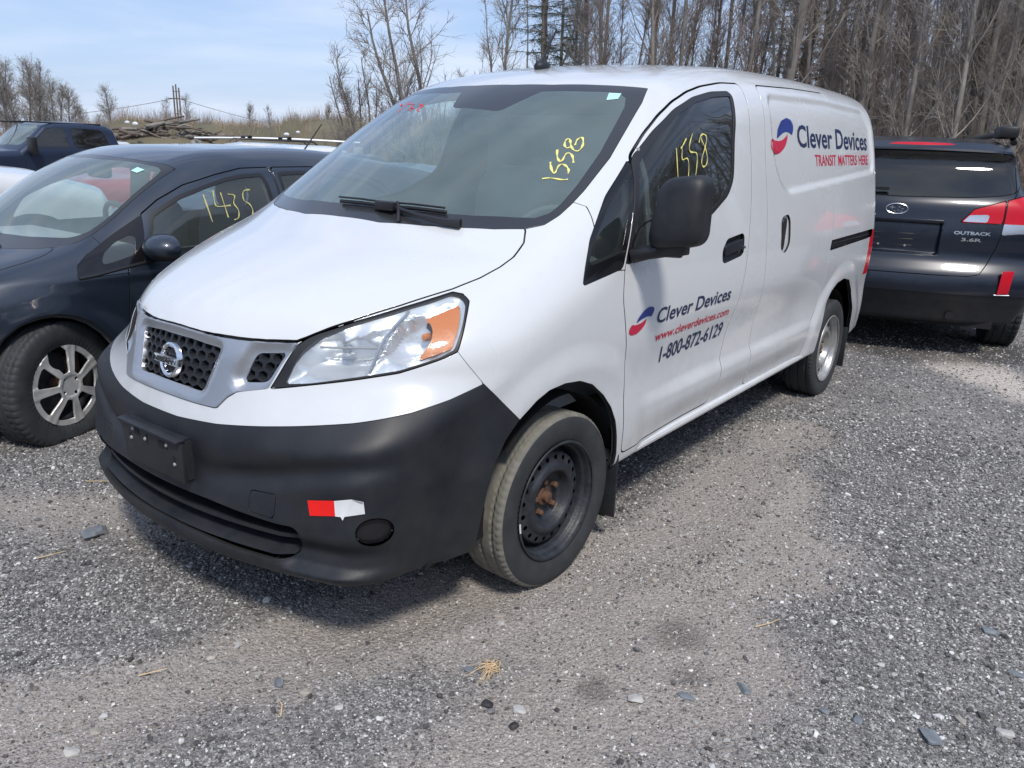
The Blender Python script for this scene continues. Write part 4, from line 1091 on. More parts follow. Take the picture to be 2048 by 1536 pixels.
def build_hatch():
    car = thing('parked_hatchback', 'dark blue hatchback with flat front tyre and chalk 1435, left of the van', 'car', (-2.50, -.47, -.03))
    f = hatch_f; P = M_['navy']
    M = surface_net(f, np.linspace(-.92, .92, 110), np.linspace(-1.0, 3.4, 230), np.linspace(.1, 1.48, 96))
    arch = [(-.35,.0),(-.335,.30),(-.300,.45),(-.229,.560),(-.160,.615),(-.080,.643),(.0,.648),(.08,.630),(.150,.592),(.215,.53),(.262,.464),(.305,.36),(.33,.25),(.335,.0)]
    _, M = carve(M, poly_fn(arch, 'side', 0, .45)); _, M = carve(M, poly_fn([(a + 2.57, b) for a, b in arch], 'side', 0, .45))
    _, M = split(M, M[0][:, 2] - .21)
    wo = [(-.1,-.14),(.35,-.10),(.496,-.053),(.617,.043),(.675,.123),(.697,.196),(.698,.268),(.690,.402),(.662,.582),(.627,.776),(.432,.715),(.2,.675),(-.1,.668)]
    wi = [(-.1,-.02),(.28,.025),(.45,.08),(.566,.148),(.636,.195),(.666,.265),(.672,.37),(.656,.478),(.622,.66),(.598,.715),(.56,.715),(.342,.668),(.15,.628),(-.1,.622)]
    W, M = carve(M, poly_fn(wo, 'top', 0, .8), .002); clear, frit = carve(W, poly_fn(wi, 'top', .03, .8), 0)
    hood, M = carve(M, poly_fn([(-.1,-.95),(.55,-.85),(.66,-.55),(.705,-.30),(.717,-.142),(.720,-.039),(.712,.04),(.686,.100),(.6,.10),(-.1,.0)], 'top', .02, .62), .003)
    qpoly = [(.117,.800),(.137,.845),(.200,.890),(.281,.934),(.390,.998),(.504,1.062),(.440,.843),(.347,.826),(.160,.796)]
    q, M = carve(M, poly_fn(qpoly, 'side', 0, .4), .0)
    win = [(.455,.872),(.535,1.062),(.602,1.098),(.707,1.148),(.860,1.196),(.993,1.232),(1.103,1.250),(1.241,1.258),(1.262,1.20),(1.275,1.0),(1.28,.892)]
    win2 = [(1.352,.895),(1.350,1.10),(1.340,1.262),(1.515,1.268),(1.75,1.255),(2.0,1.215),(2.15,1.14),(2.22,1.02),(2.2,.93),(1.9,.91)]
    door = [(.355,.826),(.440,.848),(.500,1.062),(.602,1.128),(.755,1.198),(.947,1.248),(1.118,1.282),(1.300,1.288),(1.312,1.2),(1.32,.9),(1.31,.6),(1.30,.30),(.35,.30),(.330,.45),(.343,.647)]
    door2 = [(1.318,1.288),(1.6,1.292),(1.9,1.268),(2.12,1.20),(2.25,1.08),(2.28,.95),(2.22,.75),(2.15,.62),(2.12,.45),(2.05,.30),(1.305,.30),(1.32,.6),(1.33,.9)]
    w1, M = carve(M, poly_fn(win, 'side', .012, .4), 0); w2, M = carve(M, poly_fn(win2, 'side', .03, .4), 0)
    d1, M = carve(M, poly_fn(door, 'side', 0, .4), .003); d2, M = carve(M, poly_fn(door2, 'side', 0, .4), .003)
    fend, M = carve(M, poly_fn([(-.8,.1),(.35,.1),(.35,.80),(.117,.790),(.137,.845),(.200,.890),(.283,.928),(.268,.969),(.19,1.0),(.05,1.0),(-.8,1.0)], 'side', 0, .35), .0018)
    roofg = np.abs(np.abs(M[0][:, 0]) - .60); 
    panel('body_shell', M, P, car, .01); panel('hood', hood, P, car, .01)
    for m in halves(fend): panel('front_fender', m, P, car, .01)
    ws = panel('windshield', clear, M_['windshield_glass'], car, 0); panel('windshield_border', frit, M_['frit'], ws, .006)
    for m, s in zip(halves(q), (1, -1)):
        inner, ring = carve(m, poly_fn([(.240,.843),(.268,.892),(.345,.944),(.418,.972),(.432,.958),(.405,.880),(.300,.852)], 'side', .02, .4), 0)
        panel('quarter_window_trim', ring, M_['black_gloss'], car, .006); panel('quarter_window', offset(inner, -.002), M_['clear_side_glass'], car, 0)
    dd = []
    for m in halves(d1): dd.append(panel('front_door', m, P, car, .01))
    for m in halves(d2): panel('rear_door', m, P, car, .01)
    for m, d in zip(halves(w1), dd):
        inner, ring = carve(m, lambda V: poly_fn(win, 'side', .012, .4)(V) + .018, 0)
        panel('door_window_frame', ring, M_['dark_trim'], d, .008); panel('door_window', offset(inner, -.004), M_['clear_side_glass'], d, 0)
    for m in halves(w2):
        inner, ring = carve(m, lambda V: poly_fn(win2, 'side', .03, .4)(V) + .018, 0)
        panel('door_window_frame', ring, M_['dark_trim'], car, .008); panel('door_window', offset(inner, -.004), M_['clear_side_glass'], car, 0)
    # 1435 in chalk
    ch = [[[.842,1.150],[.852,1.012]],[[.905,1.170],[.893,1.110],[.893,1.085],[.985,1.092]],[[.944,1.158],[.952,1.030]],[[.985,1.150],[1.035,1.145],[.998,1.102],[1.03,1.070],[1.015,1.022],[.985,1.018]],[[1.130,1.170],[1.080,1.168],[1.068,1.110],[1.105,1.100],[1.118,1.060],[1.095,1.022]]]
    ribbon([np.array([(float(on_side(f, a, b)) + .0005, a, b) for a, b in s]) for s in ch], [np.array([1., 0, .2])]*5, .0065, M_['chalk_faint'], 'chalk_number', dd[0])['label'] = 'yellow chalk number 1435'
    # belt trim under the windows
    for s in (1, -1):
        b = MB(); b.tube([(s*(float(on_side(f, y, z)) - .002), y, z) for y, z in ((.125,.792),(.2,.800),(.3,.817),(.44,.838),(.6,.852),(.9,.872),(1.3,.888),(1.8,.905),(2.2,.925))], .009, 8); b.build('belt_trim', M_['dark_trim'], car)
    # sticker on the windscreen, mirror, wiper
    st = [(.470,.655),(.530,.660),(.520,.622),(.470,.618)]
    me = bpy.data.meshes.new('sticker'); me.from_pydata([(a, b, float(on_top(f, a, b)) + .004) for a, b in st], [], [(0, 1, 2, 3)]); me.materials.append(M_['tag_teal']); link('sticker', me, ws)
    b = MB(); A = [(-.05,.03),(.10,-.01),(.22,-.02),(.34,-.03),(.42,-.045)]; b.tube([(x, y, float(on_top(f, x, y)) + .02) for x, y in A], [.006,.008,.008,.012,.018], 8)
    b.tube([(x, y+.03, float(on_top(f, x, y+.03)) + .015) for x, y in ((-.5,.08),(-.2,.02),(.1,.0),(.24,.01))], .008, 6); b.build('wiper', M_['dark_trim'], car)
    for s in (1, -1):
        mi = bpy.data.objects.new('side_mirror', None); COL.objects.link(mi); mi.parent = car; mi.location = (s*.945, .50, .905); mi.empty_display_size = .1
        if s < 0: mi.scale = (-1, 1, 1)
        m = surface_net(lambda x, y, z: smax(np.sqrt((x/.115)**2 + (y/.095)**2 + ((z - .012)/.068)**2)*.075 - .075, y - .035, .02), np.linspace(-.14, .14, 34), np.linspace(-.12, .06, 24), np.linspace(-.1, .1, 28))
        up, lo = split(m, -(m[0][:, 2] + .018)); link('mirror_housing', mesh_np('mirror_housing', up[0], up[2], up[1], [P]), mi); link('mirror_base', mesh_np('mirror_base', lo[0], lo[2], lo[1], [M_['dark_trim']]), mi)
        b = MB(); b.tube([(-.16, .0, -.045), (-.10, 0, -.04), (-.02, 0, -.03)], [.035, .028, .03], 10); b.build('mirror_arm', M_['dark_trim'], mi)
    # interior
    I = surface_net(lambda x, y, z: f(x, y, z) + .035, np.linspace(-.9, .9, 44), np.linspace(-1, 3.3, 90), np.linspace(.1, 1.45, 36), 1)
    for fn in (poly_fn(arch, 'side', 0, .4), poly_fn([(a + 2.57, b) for a, b in arch], 'side', 0, .4), poly_fn(win, 'side', 0, .3), poly_fn(win2, 'side', 0, .3), poly_fn(qpoly, 'side', 0, .3), poly_fn(wo, 'top', 0, .8)): _, I = carve(I, fn, -.02)
    _, I = split(I, np.where((V := I[0])[:, 1] > 2.4, 1.0, 1.0))
    link('inner_shell', mesh_np('inner_shell', I[0], I[2], I[1], [M_['interior_dark']]), car)
    b = MB(); b.box((0, .35, .80), (1.36, .45, .20), taper=.9); b.build('dashboard', M_['interior_grey'], car, bevel=.03)
    for sx in (.36, -.36):
        b = MB(); b.ellipsoid((sx, 1.22, .78), (.22, .09, .28), 16, 12, .6); b.ellipsoid((sx, 1.27, 1.13), (.12, .05, .09), 12, 8, .6); b.ellipsoid((sx, .95, .50), (.23, .26, .10), 16, 8, .6); b.build('seat', M_['seat_cloth'], car)
    b = MB(); b.ellipsoid((0, .68, 1.245), (.12, .02, .045), 16, 8, .4); b.build('rear_view_mirror', M_['interior_dark'], car)
    b = MB(); b.tube([(.36 + .18*math.cos(a), .62 - .06*math.sin(a), .93 + .16*math.sin(a)) for a in np.linspace(0, 2*math.pi, 25)], .014, 6, cap=False); b.build('steering_wheel', M_['interior_dark'], car)
    b = MB(); b.box((0, 1.3, .28), (1.45, 3.9, .08)); b.box((0, -.25, .50), (1.0, .8, .4)); b.build('underbody', M_['gap_black'], car)
    for s in (1, -1):
        for y0 in (0, 2.57):
            b = MB(); b.lathe([(.48*s, .335), (.80*s, .335)], 24, c=(0, y0, .29), a0=math.radians(-15), a1=math.radians(195)); b.lathe([(.50*s, .0001), (.50*s, .335)], 24, c=(0, y0, .29), a0=math.radians(-15), a1=math.radians(195)); b.build('wheel_arch_liner', M_['gap_black'], car)
    # wheels; the near front tyre is flat
    flat = tyre_mesh(R=.305, w=.185, rin=.192, zig=False, block=56, mats=[M_['rubber']], squash=.045, dusty=False, nseg=336)
    ok = tyre_mesh(R=.300, w=.185, rin=.192, zig=False, block=40, mats=[M_['rubber']], squash=.01, dusty=False, nseg=240)
    cap = hubcap(M_['hubcap_silver']); hub = hub_meshes(M_['rust'])[:1]
    bb = MB(); bb.lathe([(.030, .190), (-.02, .186), (-.03, .17), (.0, .15), (.01, .08), (.0, .02), (.0, .0001)], 40); bo = bb.build('rim', M_['steel_black']); rim = bo.data; bpy.data.objects.remove(bo)
    for s in (1, -1):
        for y0, t in ((0, flat if s > 0 else ok), (2.57, ok)):
            w = wheel_part(car, s*.745, y0, .292, s, (.36 if s > 0 else .32) if y0 == 0 else 0, t, rim, None, hub)
            c = link('hubcap', cap, w); c.location = (.078, 0, 0)
            b = MB(); b.box((-.015, .10, .07), (.06, .08, .10)); 
            if s > 0: b.build('brake_caliper', M_['rust'], w)
    # antenna on the roof
    b = MB(); b.tube([(0.02, 2.05, float(on_top(f, .02, 2.05)) - .01), (.03, 2.09, float(on_top(f, .02, 2.05)) + .03), (.06, 2.22, float(on_top(f, .02, 2.05)) + .20)], [.016, .006, .004], 8); b.build('antenna', M_['dark_trim'], car)
    return car
HATCH = build_hatch()
# ---------------------------------------------------------------- dark wagon behind the van, its tailgate to the camera
def rear_pt(f, X, Z, lo=-1.2, hi=.3):
    X, Z = np.broadcast_arrays(np.asarray(X, float), np.asarray(Z, float)); a = np.full(X.shape, lo); b = np.full(X.shape, hi)
    for _ in range(36):
        m = (a + b)/2; i = f(X, m, Z) < 0; a = np.where(i, m, a); b = np.where(i, b, m)
    return a
def rear_patch(f, poly, mat, name, parent, off=.002, r=0):
    P = np.array(rounded(poly, r) if r else poly); Y = rear_pt(f, P[:, 0], P[:, 1]) + off
    c = P.mean(0); cy = float(rear_pt(f, c[0], c[1])) + off; n = len(P)
    me = bpy.data.meshes.new(name); me.from_pydata([(c[0], cy, c[1])] + [(a, y, b) for (a, b), y in zip(P, Y)], [], [(0, 1+(i+1) % n, 1+i) for i in range(n)]); me.materials.append(mat)
    return link(name, me, parent)
def rear_text(f, txt, x0, x1, z, h, mat, name, parent, off=.003):
    V, F = text_flat(txt, .03); X = x0 + (x1 - x0)*V[:, 0]; Z = z + h*V[:, 1]; Y = rear_pt(f, X, Z) + off
    me = bpy.data.meshes.new(name); me.from_pydata(np.stack([X, Y, Z], 1).tolist(), [], F); me.materials.append(mat); return link(name, me, parent)

def build_wagon():
    car = thing('parked_wagon', 'dark blue-black wagon seen from behind, roof rails up, its tailgate beyond the van', 'car', (.83, 4.30, 0), math.radians(195.1))
    f = wagon_f; P = M_['navy_black']
    M = surface_net(f, np.linspace(-1.1, 1.1, 140), np.concatenate([np.linspace(-4.9, -1.0, 90, endpoint=False), np.linspace(-1.0, .1, 84)]), np.linspace(.2, 1.66, 106))
    _, M = carve(M, poly_fn([(-1.32,.0),(-1.30,.40),(-1.20,.60),(-1.02,.70),(-.86,.71),(-.68,.62),(-.58,.45),(-.54,.30),(-.53,0)], 'side', .02, .5))
    glassp = [(-.1,1.165),(.45,1.178),(.645,1.196),(.735,1.215),(.752,1.236),(.735,1.40),(.722,1.468),(.68,1.487),(.3,1.492),(-.1,1.494)]
    gl, M = carve(M, poly_fn(glassp, 'rear', .0, -.6), .004)
    lin, M = carve(M, poly_fn([(.405,1.006),(.455,1.060),(.485,1.100),(.560,1.125),(.684,1.166),(.682,1.02),(.678,1.004)], 'rear', .004, -.6), .003)
    lout, M = carve(M, poly_fn([(.694,1.168),(.80,1.20),(.96,1.22),(.96,.945),(.80,.938),(.684,.925),(.690,1.02)], 'rear', .004, -1.0), .003)
    gate = [(-.1,.629),(.398,.629),(.520,.632),(.585,.652),(.625,.720),(.664,.825),(.690,.95),(.705,1.037),(.74,1.19),(.79,1.30),(.78,1.50),(.72,1.535),(-.1,1.55)]
    gt, M = carve(M, poly_fn(gate, 'rear', 0, -.7), .0035)
    low, M = split(M, M[0][:, 2] - (.498 + .0*M[0][:, 1]))
    body = panel('body_shell', M, P, car, .01); tg = panel('tailgate', gt, P, car, .012)
    panel('rear_bumper', offset(low, -.006), M_['black_plastic'], car, -.008)
    panel('rear_window', offset(gl, -.002), M_['tint_glass'], tg, 0)
    for m in halves(lin):
        clr, red = carve(m, poly_fn([(.425,1.012),(.462,1.058),(.580,1.066),(.590,1.055),(.580,1.012)], 'rear', .006, -.9), 0)
        l = panel('tail_light', red, M_['red_lens'], tg, .01); panel('clear_lens', clr, M_['chrome_soft'], l, 0)
    for m in halves(lout):
        low_, up = split(m, m[0][:, 2] - 1.005); l = panel('tail_light', up, M_['red_lens'], car, .01); panel('clear_lens', low_, M_['chrome_soft'], l, .01)
    rear_patch(f, [(.14,1.535),(.09,1.549),(-.09,1.553),(-.26,1.549),(-.31,1.540),(-.25,1.535),(-.09,1.532)], M_['red_lens'], 'brake_light', tg, .072, .01)
    # spoiler lip
    b = MB(); X = np.linspace(-.74, .74, 25); Y = rear_pt(f, X, np.full(25, 1.515)); v = []
    for x, y in zip(X, Y): v += [(x, y+.055, 1.515-.03*x*x), (x, y+.06, 1.500-.03*x*x), (x, y-.02, 1.497), (x, y-.02, 1.56-.03*x*x)]
    b.add(v, [(4*i+k, 4*i+(k+1) % 4, 4*i+4+(k+1) % 4, 4*i+4+k) for i in range(24) for k in range(4)]); b.build('spoiler', P, tg)
    # emblem: oval with six stars
    e = MB(); e.tube([(.02 + .073*math.cos(a), float(rear_pt(f, .02, 1.08)) + .008, 1.080 + .036*math.sin(a)) for a in np.linspace(0, 2*math.pi, 33)], .0035, 6, cap=False)
    y0 = float(rear_pt(f, .02, 1.08)) + .007
    def star(cx, cz, r): 
        n = len(e.v); e.add([(cx + (r if k % 2 == 0 else r*.28)*math.cos(k*math.pi/4)*(1.6 if k % 4 == 0 else 1), y0, cz + (r if k % 2 == 0 else r*.28)*math.sin(k*math.pi/4)) for k in range(8)], [tuple(range(8))])
    star(.052, 1.088, .016)
    for dx, dz in ((.004, 1.092), (-.018, 1.080), (.010, 1.068), (-.012, 1.063), (.034, 1.062)): star(dx, dz, .0075)
    e.build('emblem', M_['chrome_soft'], tg, smooth=False)
    rear_text(f, 'OUTBACK', -.378, -.618, .922, .022, M_['chrome_soft'], 'lettering', tg); rear_text(f, '3.6R', -.432, -.565, .876, .022, M_['chrome_soft'], 'lettering', tg)
    # plate recess with ridges and bolts
    b = MB()
    for z in (.905, .865, .82): b.tube([(.20, float(rear_pt(f, .20, z)), z), (-.12, float(rear_pt(f, -.12, z)), z)], .004, 6)
    b.build('plate_mount', M_['dark_trim'], tg)
    for x in (.107, -.073):
        b = MB(); b.lathe([(.006, .0001), (.006, .008), (0, .009)], 10, axis='y', c=(x, float(rear_pt(f, x, .818)), .818)); b.build('bolt', M_['chrome_soft'], tg)
    b = MB(); b.box((.0, float(rear_pt(f, 0, 1.01)) + .01, 1.005), (.60, .03, .02)); b.build('plate_lamp_bar', P, tg, bevel=.004)
    for s in (-1, 1):
        b = MB(); yy = [float(rear_pt(f, s*.76, z)) for z in (.68, .60, .52)]; b.prism([(s*.727,.683),(s*.803,.688),(s*.793,.524),(s*.716,.518)], 0, .02, lambda a, c, h: (a, max(yy) - .006 - .30*(abs(a) - .76) + h, c)); b.build('reflector', M_['red_lens'], body, bevel=.004)
        b2 = MB(); b2.tube([(s*.70, float(rear_pt(f, s*.70, .512))+.006, .512), (s*.80, float(rear_pt(f, s*.80, .512))+.006, .514)], .005, 6); b2.build('reflector_trim', M_['silver_paint'], body)
        w = [(-1.32, ), ]
        b = MB(); pts = [(s*.70, y, 1.60 + .045 - (.07 if i in (0, 5) else 0)) for i, y in enumerate((-.55, -.65, -1.3, -2.2, -2.9, -3.0))]; pts[0] = (s*.70, -.50, 1.565); b.tube(pts, .022, 10); b.build('roof_rail', M_['dark_trim'], car)
    b = MB()   # folded cross bar foot, right side
    b.box((-.655, -.62, 1.640), (.13, .28, .085)); b.build('rack_foot', M_['dark_trim'], car, bevel=.02)
    b = MB(); y0 = float(rear_pt(f, .30, 1.20)); b.tube([(.62, -.16, 1.215), (.3, y0+.03, 1.222), (.10, y0+.03, 1.215)], .010, 6); b.box((.22, y0+.035, 1.216), (.26, .02, .022)); b.build('rear_wiper', M_['dark_trim'], tg)
    I = surface_net(lambda x, y, z: f(x, y, z) + .05, np.linspace(-1, 1, 36), np.linspace(-4.9, .1, 70), np.linspace(.2, 1.66, 34), 1)
    _, I = carve(I, poly_fn(glassp, 'rear', 0, -.8), -.02); _, I = carve(I, poly_fn([(-1.4,.0),(-1.4,.75),(-.5,.75),(-.5,0)], 'side', 0, .4), 0)
    link('inner_shell', mesh_np('inner_shell', I[0], I[2], I[1], [M_['interior_dark']]), car)
    b = MB(); b.box((0, -2.3, .30), (1.5, 4.2, .12)); b.box((.2, -.35, .34), (.7, .35, .14)); b.build('underbody', M_['gap_black'], car)
    b = MB(); b.tube([(-.45, -.5, .34), (-.45, -.10, .33)], .03, 12); b.build('exhaust_pipe', M_['dark_trim'], car)
    for sx in (.38, -.38):
        b = MB(); b.ellipsoid((sx, -1.5, .95), (.26, .09, .26), 14, 10, .6); b.ellipsoid((sx, -1.48, 1.28), (.13, .05, .08), 12, 8, .6); b.build('seat', M_['seat_cloth'], car)
    t = tyre_mesh(R=.345, w=.225, rin=.22, zig=False, block=44, mats=[M_['rubber']], dusty=False, nseg=200)
    bb = MB(); bb.lathe([(.09, .222), (.085, .21), (.02, .19), (.0, .18), (.03, .10), (.04, .0001)], 40); bo = bb.build('rim', M_['wheel_silver']); rim = bo.data; bpy.data.objects.remove(bo)
    for s in (1, -1):
        for y in (-.95, -3.75): wheel_part(car, s*.91, y, .337, s, 0, t, rim, None, [])
        b = MB(); b.lathe([(.5*s, .375), (.86*s, .375)], 20, c=(0, -.95, .34), a0=math.radians(0), a1=math.radians(180)); b.lathe([(.5*s, .0001), (.5*s, .375)], 20, c=(0, -.95, .34), a0=0, a1=math.pi); b.build('wheel_arch_liner', M_['gap_black'], car)
    return car
WAGON = build_wagon()
# ---------------------------------------------------------------- cars further off
def far_car(name, label, cat, loc, rz, prof, half, paint, windows, wscreen, wheels=(.0, 2.7), length=(-.9, 3.8), zlow=.25, R=.33, bed=None, extras=None, group=None, side_pts=None, res=1.0, roofk=.12):
    car = thing(name, label, cat, loc, rz, group)
    S = Spl(side_pts or [(.2, half-.06), (.5, half-.01), (.8, half), (1.0, half-.02), (1.25, half-.12), (1.5, half-.2), (1.9, half-.27)]); T = Spl(prof)
    px = np.array(prof)[:, 0]; pz = np.array(prof)[:, 1]
    def f(x, y, z):
        x, y, z = np.broadcast_arrays(*(np.asarray(k, float) for k in (x, y, z))); ax = np.abs(x)
        yy = y - .25*ax**2*sstep(1.8, .4, y)
        g = (z - np.interp(yy, px, pz) + .05*ax**2)*.8
        g = smax(g, -(y - length[0] - .22*ax**2), .15); g = smax(g, y - length[1] + .1*ax**2, .12); g = smax(g, ax - S(z), roofk)
        if bed: g = smax(g, -smax(smax(ax - (half-.10), bed[2] - z, .02), smax(bed[0] - y, y - bed[1], .02), .02), .02)
        return smax(g, zlow - z, .03)
    n = lambda a, b, d: np.linspace(a, b, max(4, int((b-a)/d)))
    M = surface_net(f, n(-half-.05, half+.05, .035*res), n(length[0]-.1, length[1]+.1, .032*res), n(zlow-.08, max(pz)+.08, .030*res), 2)
    for wy in wheels: _, M = carve(M, poly_fn([(wy + (R+.07)*math.cos(a), max(.0, R + (R+.07)*math.sin(a))) for a in np.linspace(-.6, math.pi+.6, 18)], 'side', 0, half*.6))
    W, M = carve(M, poly_fn(wscreen, 'top', .02, .8), .002)
    cut = []
    for wp in windows: a, M = carve(M, poly_fn(wp, 'side', .03, .3), .002); cut.append(a)
    panel('body_shell', M, paint, car, .01)
    panel('windshield', W, M_['windshield_glass'], car, 0)
    for a in cut:
        for m in halves(a): panel('window', m, M_['tint_glass'], car, 0)
    I = surface_net(lambda x, y, z: f(x, y, z) + .06, n(-half, half, .10), n(length[0], length[1], .12), n(zlow, max(pz), .09), 1)
    for fn in [poly_fn(wscreen, 'top', 0, .8)] + [poly_fn(w, 'side', 0, .3) for w in windows] + [poly_fn([(wy-R-.1, 0), (wy-R-.1, 2*R+.05), (wy+R+.1, 2*R+.05), (wy+R+.1, 0)], 'side', 0, half*.5) for wy in wheels]: _, I = carve(I, fn, -.02)
    link('inner_shell', mesh_np('inner_shell', I[0], I[2], I[1], [M_['interior_dark']]), car)
    t = tyre_mesh(R=R, w=.22, rin=R*.62, zig=False, mats=[M_['rubber']], dusty=False, nseg=64)
    bb = MB(); bb.lathe([(.09, R*.63), (.08, R*.6), (.03, R*.5), (.05, R*.2), (.05, .0001)], 24); bo = bb.build('rim', M_['wheel_silver']); rim = bo.data; bpy.data.objects.remove(bo)
    for s in (1, -1):
        for y in wheels: wheel_part(car, s*(half-.12), y, R, s, 0, t, rim, None, [])
    b = MB(); b.box((0, (length[0]+length[1])/2, zlow+.05), (half*1.4, (length[1]-length[0])*.9, .08)); b.build('underbody', M_['gap_black'], car)
    if extras: extras(car, f, half)
    return car

def truck_extras(car, f, half):
    for s in (1, -1):
        mi = bpy.data.objects.new('side_mirror', None); COL.objects.link(mi); mi.parent = car; mi.location = (s*(half+.17), 1.12, 1.30)
        b = MB(); b.box((0, 0, 0), (.27, .14, .42)); b.build('mirror_housing', M_['dark_trim'], mi, bevel=.03)
        b = MB(); b.tube([(-s*.22, .02, -.05), (0, .02, -.02)], .03, 8); b.tube([(-s*.22, .02, -.20), (0, .02, -.12)], .03, 8); b.build('mirror_arm', M_['dark_trim'], mi)
        for y in (2.0, 3.0):
            b = MB(); b.box((s*(half+.012), y, 1.06), (.03, .20, .045)); b.build('door_handle', M_['dark_trim'], car, bevel=.01)
        for y in (.98, 2.12, 3.18):
            b = MB(); b.tube([(s*(float(on_side(f, y, z, x0=.5, x1=1.15))+.001), y, z) for z in (.5, .8, 1.1, 1.16)], .006, 5); b.build('door_gap', M_['gap_black'], car)
        b = MB(); b.box((s*.72, 2.05, 1.87), (.05, 2.2, .035)); b.build('drip_rail', M_['dark_trim'], car, bevel=.01)
navy_truck = far_car('pickup_truck', 'dark blue crew cab pickup with tall black tow mirrors, far left beyond the hatchback', 'pickup truck', (-20.9, 5.75, -.22), math.radians(3),
    [(-1.2,.9),(-.95,1.08),(-.2,1.17),(.75,1.22),(1.05,1.40),(1.62,1.83),(1.9,1.90),(2.6,1.92),(3.25,1.88),(3.42,1.80),(3.55,1.25),(3.7,1.22),(5.2,1.22)], 1.0, M_['navy_dull'],
    [[(1.12,1.24),(1.28,1.42),(1.62,1.70),(1.75,1.745),(2.05,1.75),(2.12,1.70),(2.15,1.24)],[(2.28,1.24),(2.27,1.72),(2.32,1.75),(3.02,1.74),(3.14,1.66),(3.26,1.24)]],
    [(-.1,.82),(.70,1.0),(.76,1.15),(.66,1.55),(.5,1.62),(-.1,1.58)], (-.1, 3.75), (-1.15, 5.1), .40, .40, (3.65, 5.0, .75), truck_extras,
    side_pts=[(.2,.93),(.5,.99),(.8,1.0),(1.1,1.0),(1.25,.975),(1.5,.90),(1.75,.83),(1.95,.78)])
red_truck = far_car('parked_roadster', 'low red car seen through the windshield of the dark blue hatchback', 'car', (-7.7, 5.35, -.08), math.radians(181),
    [(-1.2,.75),(-.95,.88),(-.2,.96),(.65,1.00),(1.1,1.16),(1.5,1.22),(2.1,1.22),(2.4,1.12),(2.6,1.06),(2.9,1.05),(4.0,1.03)], .93, M_['red_paint'],
    [[(1.15,1.03),(1.30,1.12),(1.6,1.15),(2.0,1.14),(2.15,1.04)]], [(-.1,.72),(.66,.78),(.72,.88),(.62,1.05),(-.1,1.08)], (0, 2.85), (-1.1, 3.9), .25, .34, None, None, side_pts=[(.2,.86),(.5,.92),(.8,.93),(1.0,.90),(1.1,.84),(1.25,.72)])
SED = [(-.95,.62),(-.8,.80),(-.3,.96),(.3,1.03),(.42,1.06),(1.1,1.42),(1.4,1.47),(2.1,1.47),(2.9,1.12),(3.6,1.02),(3.8,.9)]
SUVP = [(-.95,.70),(-.8,.92),(-.3,1.05),(.35,1.12),(.5,1.17),(1.15,1.58),(1.5,1.64),(2.6,1.62),(3.2,1.55),(3.45,1.40),(3.7,1.0)]
SUVW = [[(.78,1.12),(1.18,1.46),(1.3,1.48),(1.62,1.49),(1.64,1.12)],[(1.74,1.12),(1.74,1.49),(2.45,1.49),(2.55,1.14)],[(2.66,1.14),(2.62,1.48),(3.05,1.44),(3.3,1.2)]]
SUVS = [(-.1,.40),(.6,.52),(.70,.62),(.60,1.08),(-.1,1.12)]
SEDW = [[(.70,1.02),(1.12,1.33),(1.3,1.36),(1.60,1.37),(1.64,1.02)],[(1.74,1.02),(1.72,1.37),(2.15,1.34),(2.5,1.08)]]
SEDS = [(-.1,.34),(.58,.46),(.66,.56),(.56,.98),(-.1,1.02)]
def rack(car, f, half):
    for s in (1, -1): b = MB(); b.tube([(s*.62, 1.3, 1.64), (s*.62, 1.4, 1.70), (s*.62, 2.9, 1.68), (s*.62, 3.0, 1.6)], .018, 8); b.build('roof_rail', M_['dark_trim'], car)
    for y in (1.6, 2.4):
        b = MB(); b.box((0, y, 1.755), (1.30, .07, .03)); b.box((.60, y, 1.72), (.07, .09, .07)); b.box((-.60, y, 1.72), (.07, .09, .07)); b.build('cross_bar', M_['dark_trim'], car, bevel=.006)
far_car('parked_suv', 'white SUV whose hood shows at the left edge, beyond the dark blue hatchback', 'SUV', (-5.75, .75, .05), math.radians(180), SUVP, .92, M_['white_paint'], SUVW, SUVS)
far_car('parked_suv', 'white SUV with black roof rack bars, roof showing above the hatchback', 'SUV', (-13.9, 7.1, -.28), math.radians(-28), SUVP, .92, M_['white_paint'], SUVW, SUVS, extras=rack)
far_car('parked_sedan', 'white sedan roof just left of the van, right of the racked SUV', 'car', (-9.2, 4.8, -.12), math.radians(-20), SED, .88, M_['white_paint'], SEDW, SEDS)
far_car('parked_sedan', 'white sedan showing just behind the tail of the dark blue crew cab pickup', 'car', (-25.1, 10.1, -.27), math.radians(25), SED, .88, M_['white_paint'], SEDW, SEDS)
far_car('parked_sedan', 'dark sedan roof low between hatchback and van, right of the white roofs', 'car', (-5.3, 2.3, -.17), math.radians(0), SED, .88, M_['navy_black'], SEDW, SEDS)
# ---------------------------------------------------------------- ground
def vnoise(x, y, s, seed=0):
    """smooth value noise"""
    x = np.asarray(x, float)/s; y = np.asarray(y, float)/s
    xi = np.floor(x).astype(np.int64); yi = np.floor(y).astype(np.int64); fx = x - xi; fy = y - yi
    fx = fx*fx*(3-2*fx); fy = fy*fy*(3-2*fy)
    def h(a, b):
        n = (a*374761393 + b*668265263 + seed*974634777) & 0x7fffffff; n = ((n ^ (n >> 13))*1274126177) & 0x7fffffff
        return ((n ^ (n >> 16)) & 0xffff) / 65535.0
    return (h(xi, yi)*(1-fx) + h(xi+1, yi)*fx)*(1-fy) + (h(xi, yi+1)*(1-fx) + h(xi+1, yi+1)*fx)*fy
def fbm(x, y, s, seed=0, o=4):
    return sum(vnoise(x, y, s/2**k, seed+k) * .5**k for k in range(o)) / sum(.5**k for k in range(o))

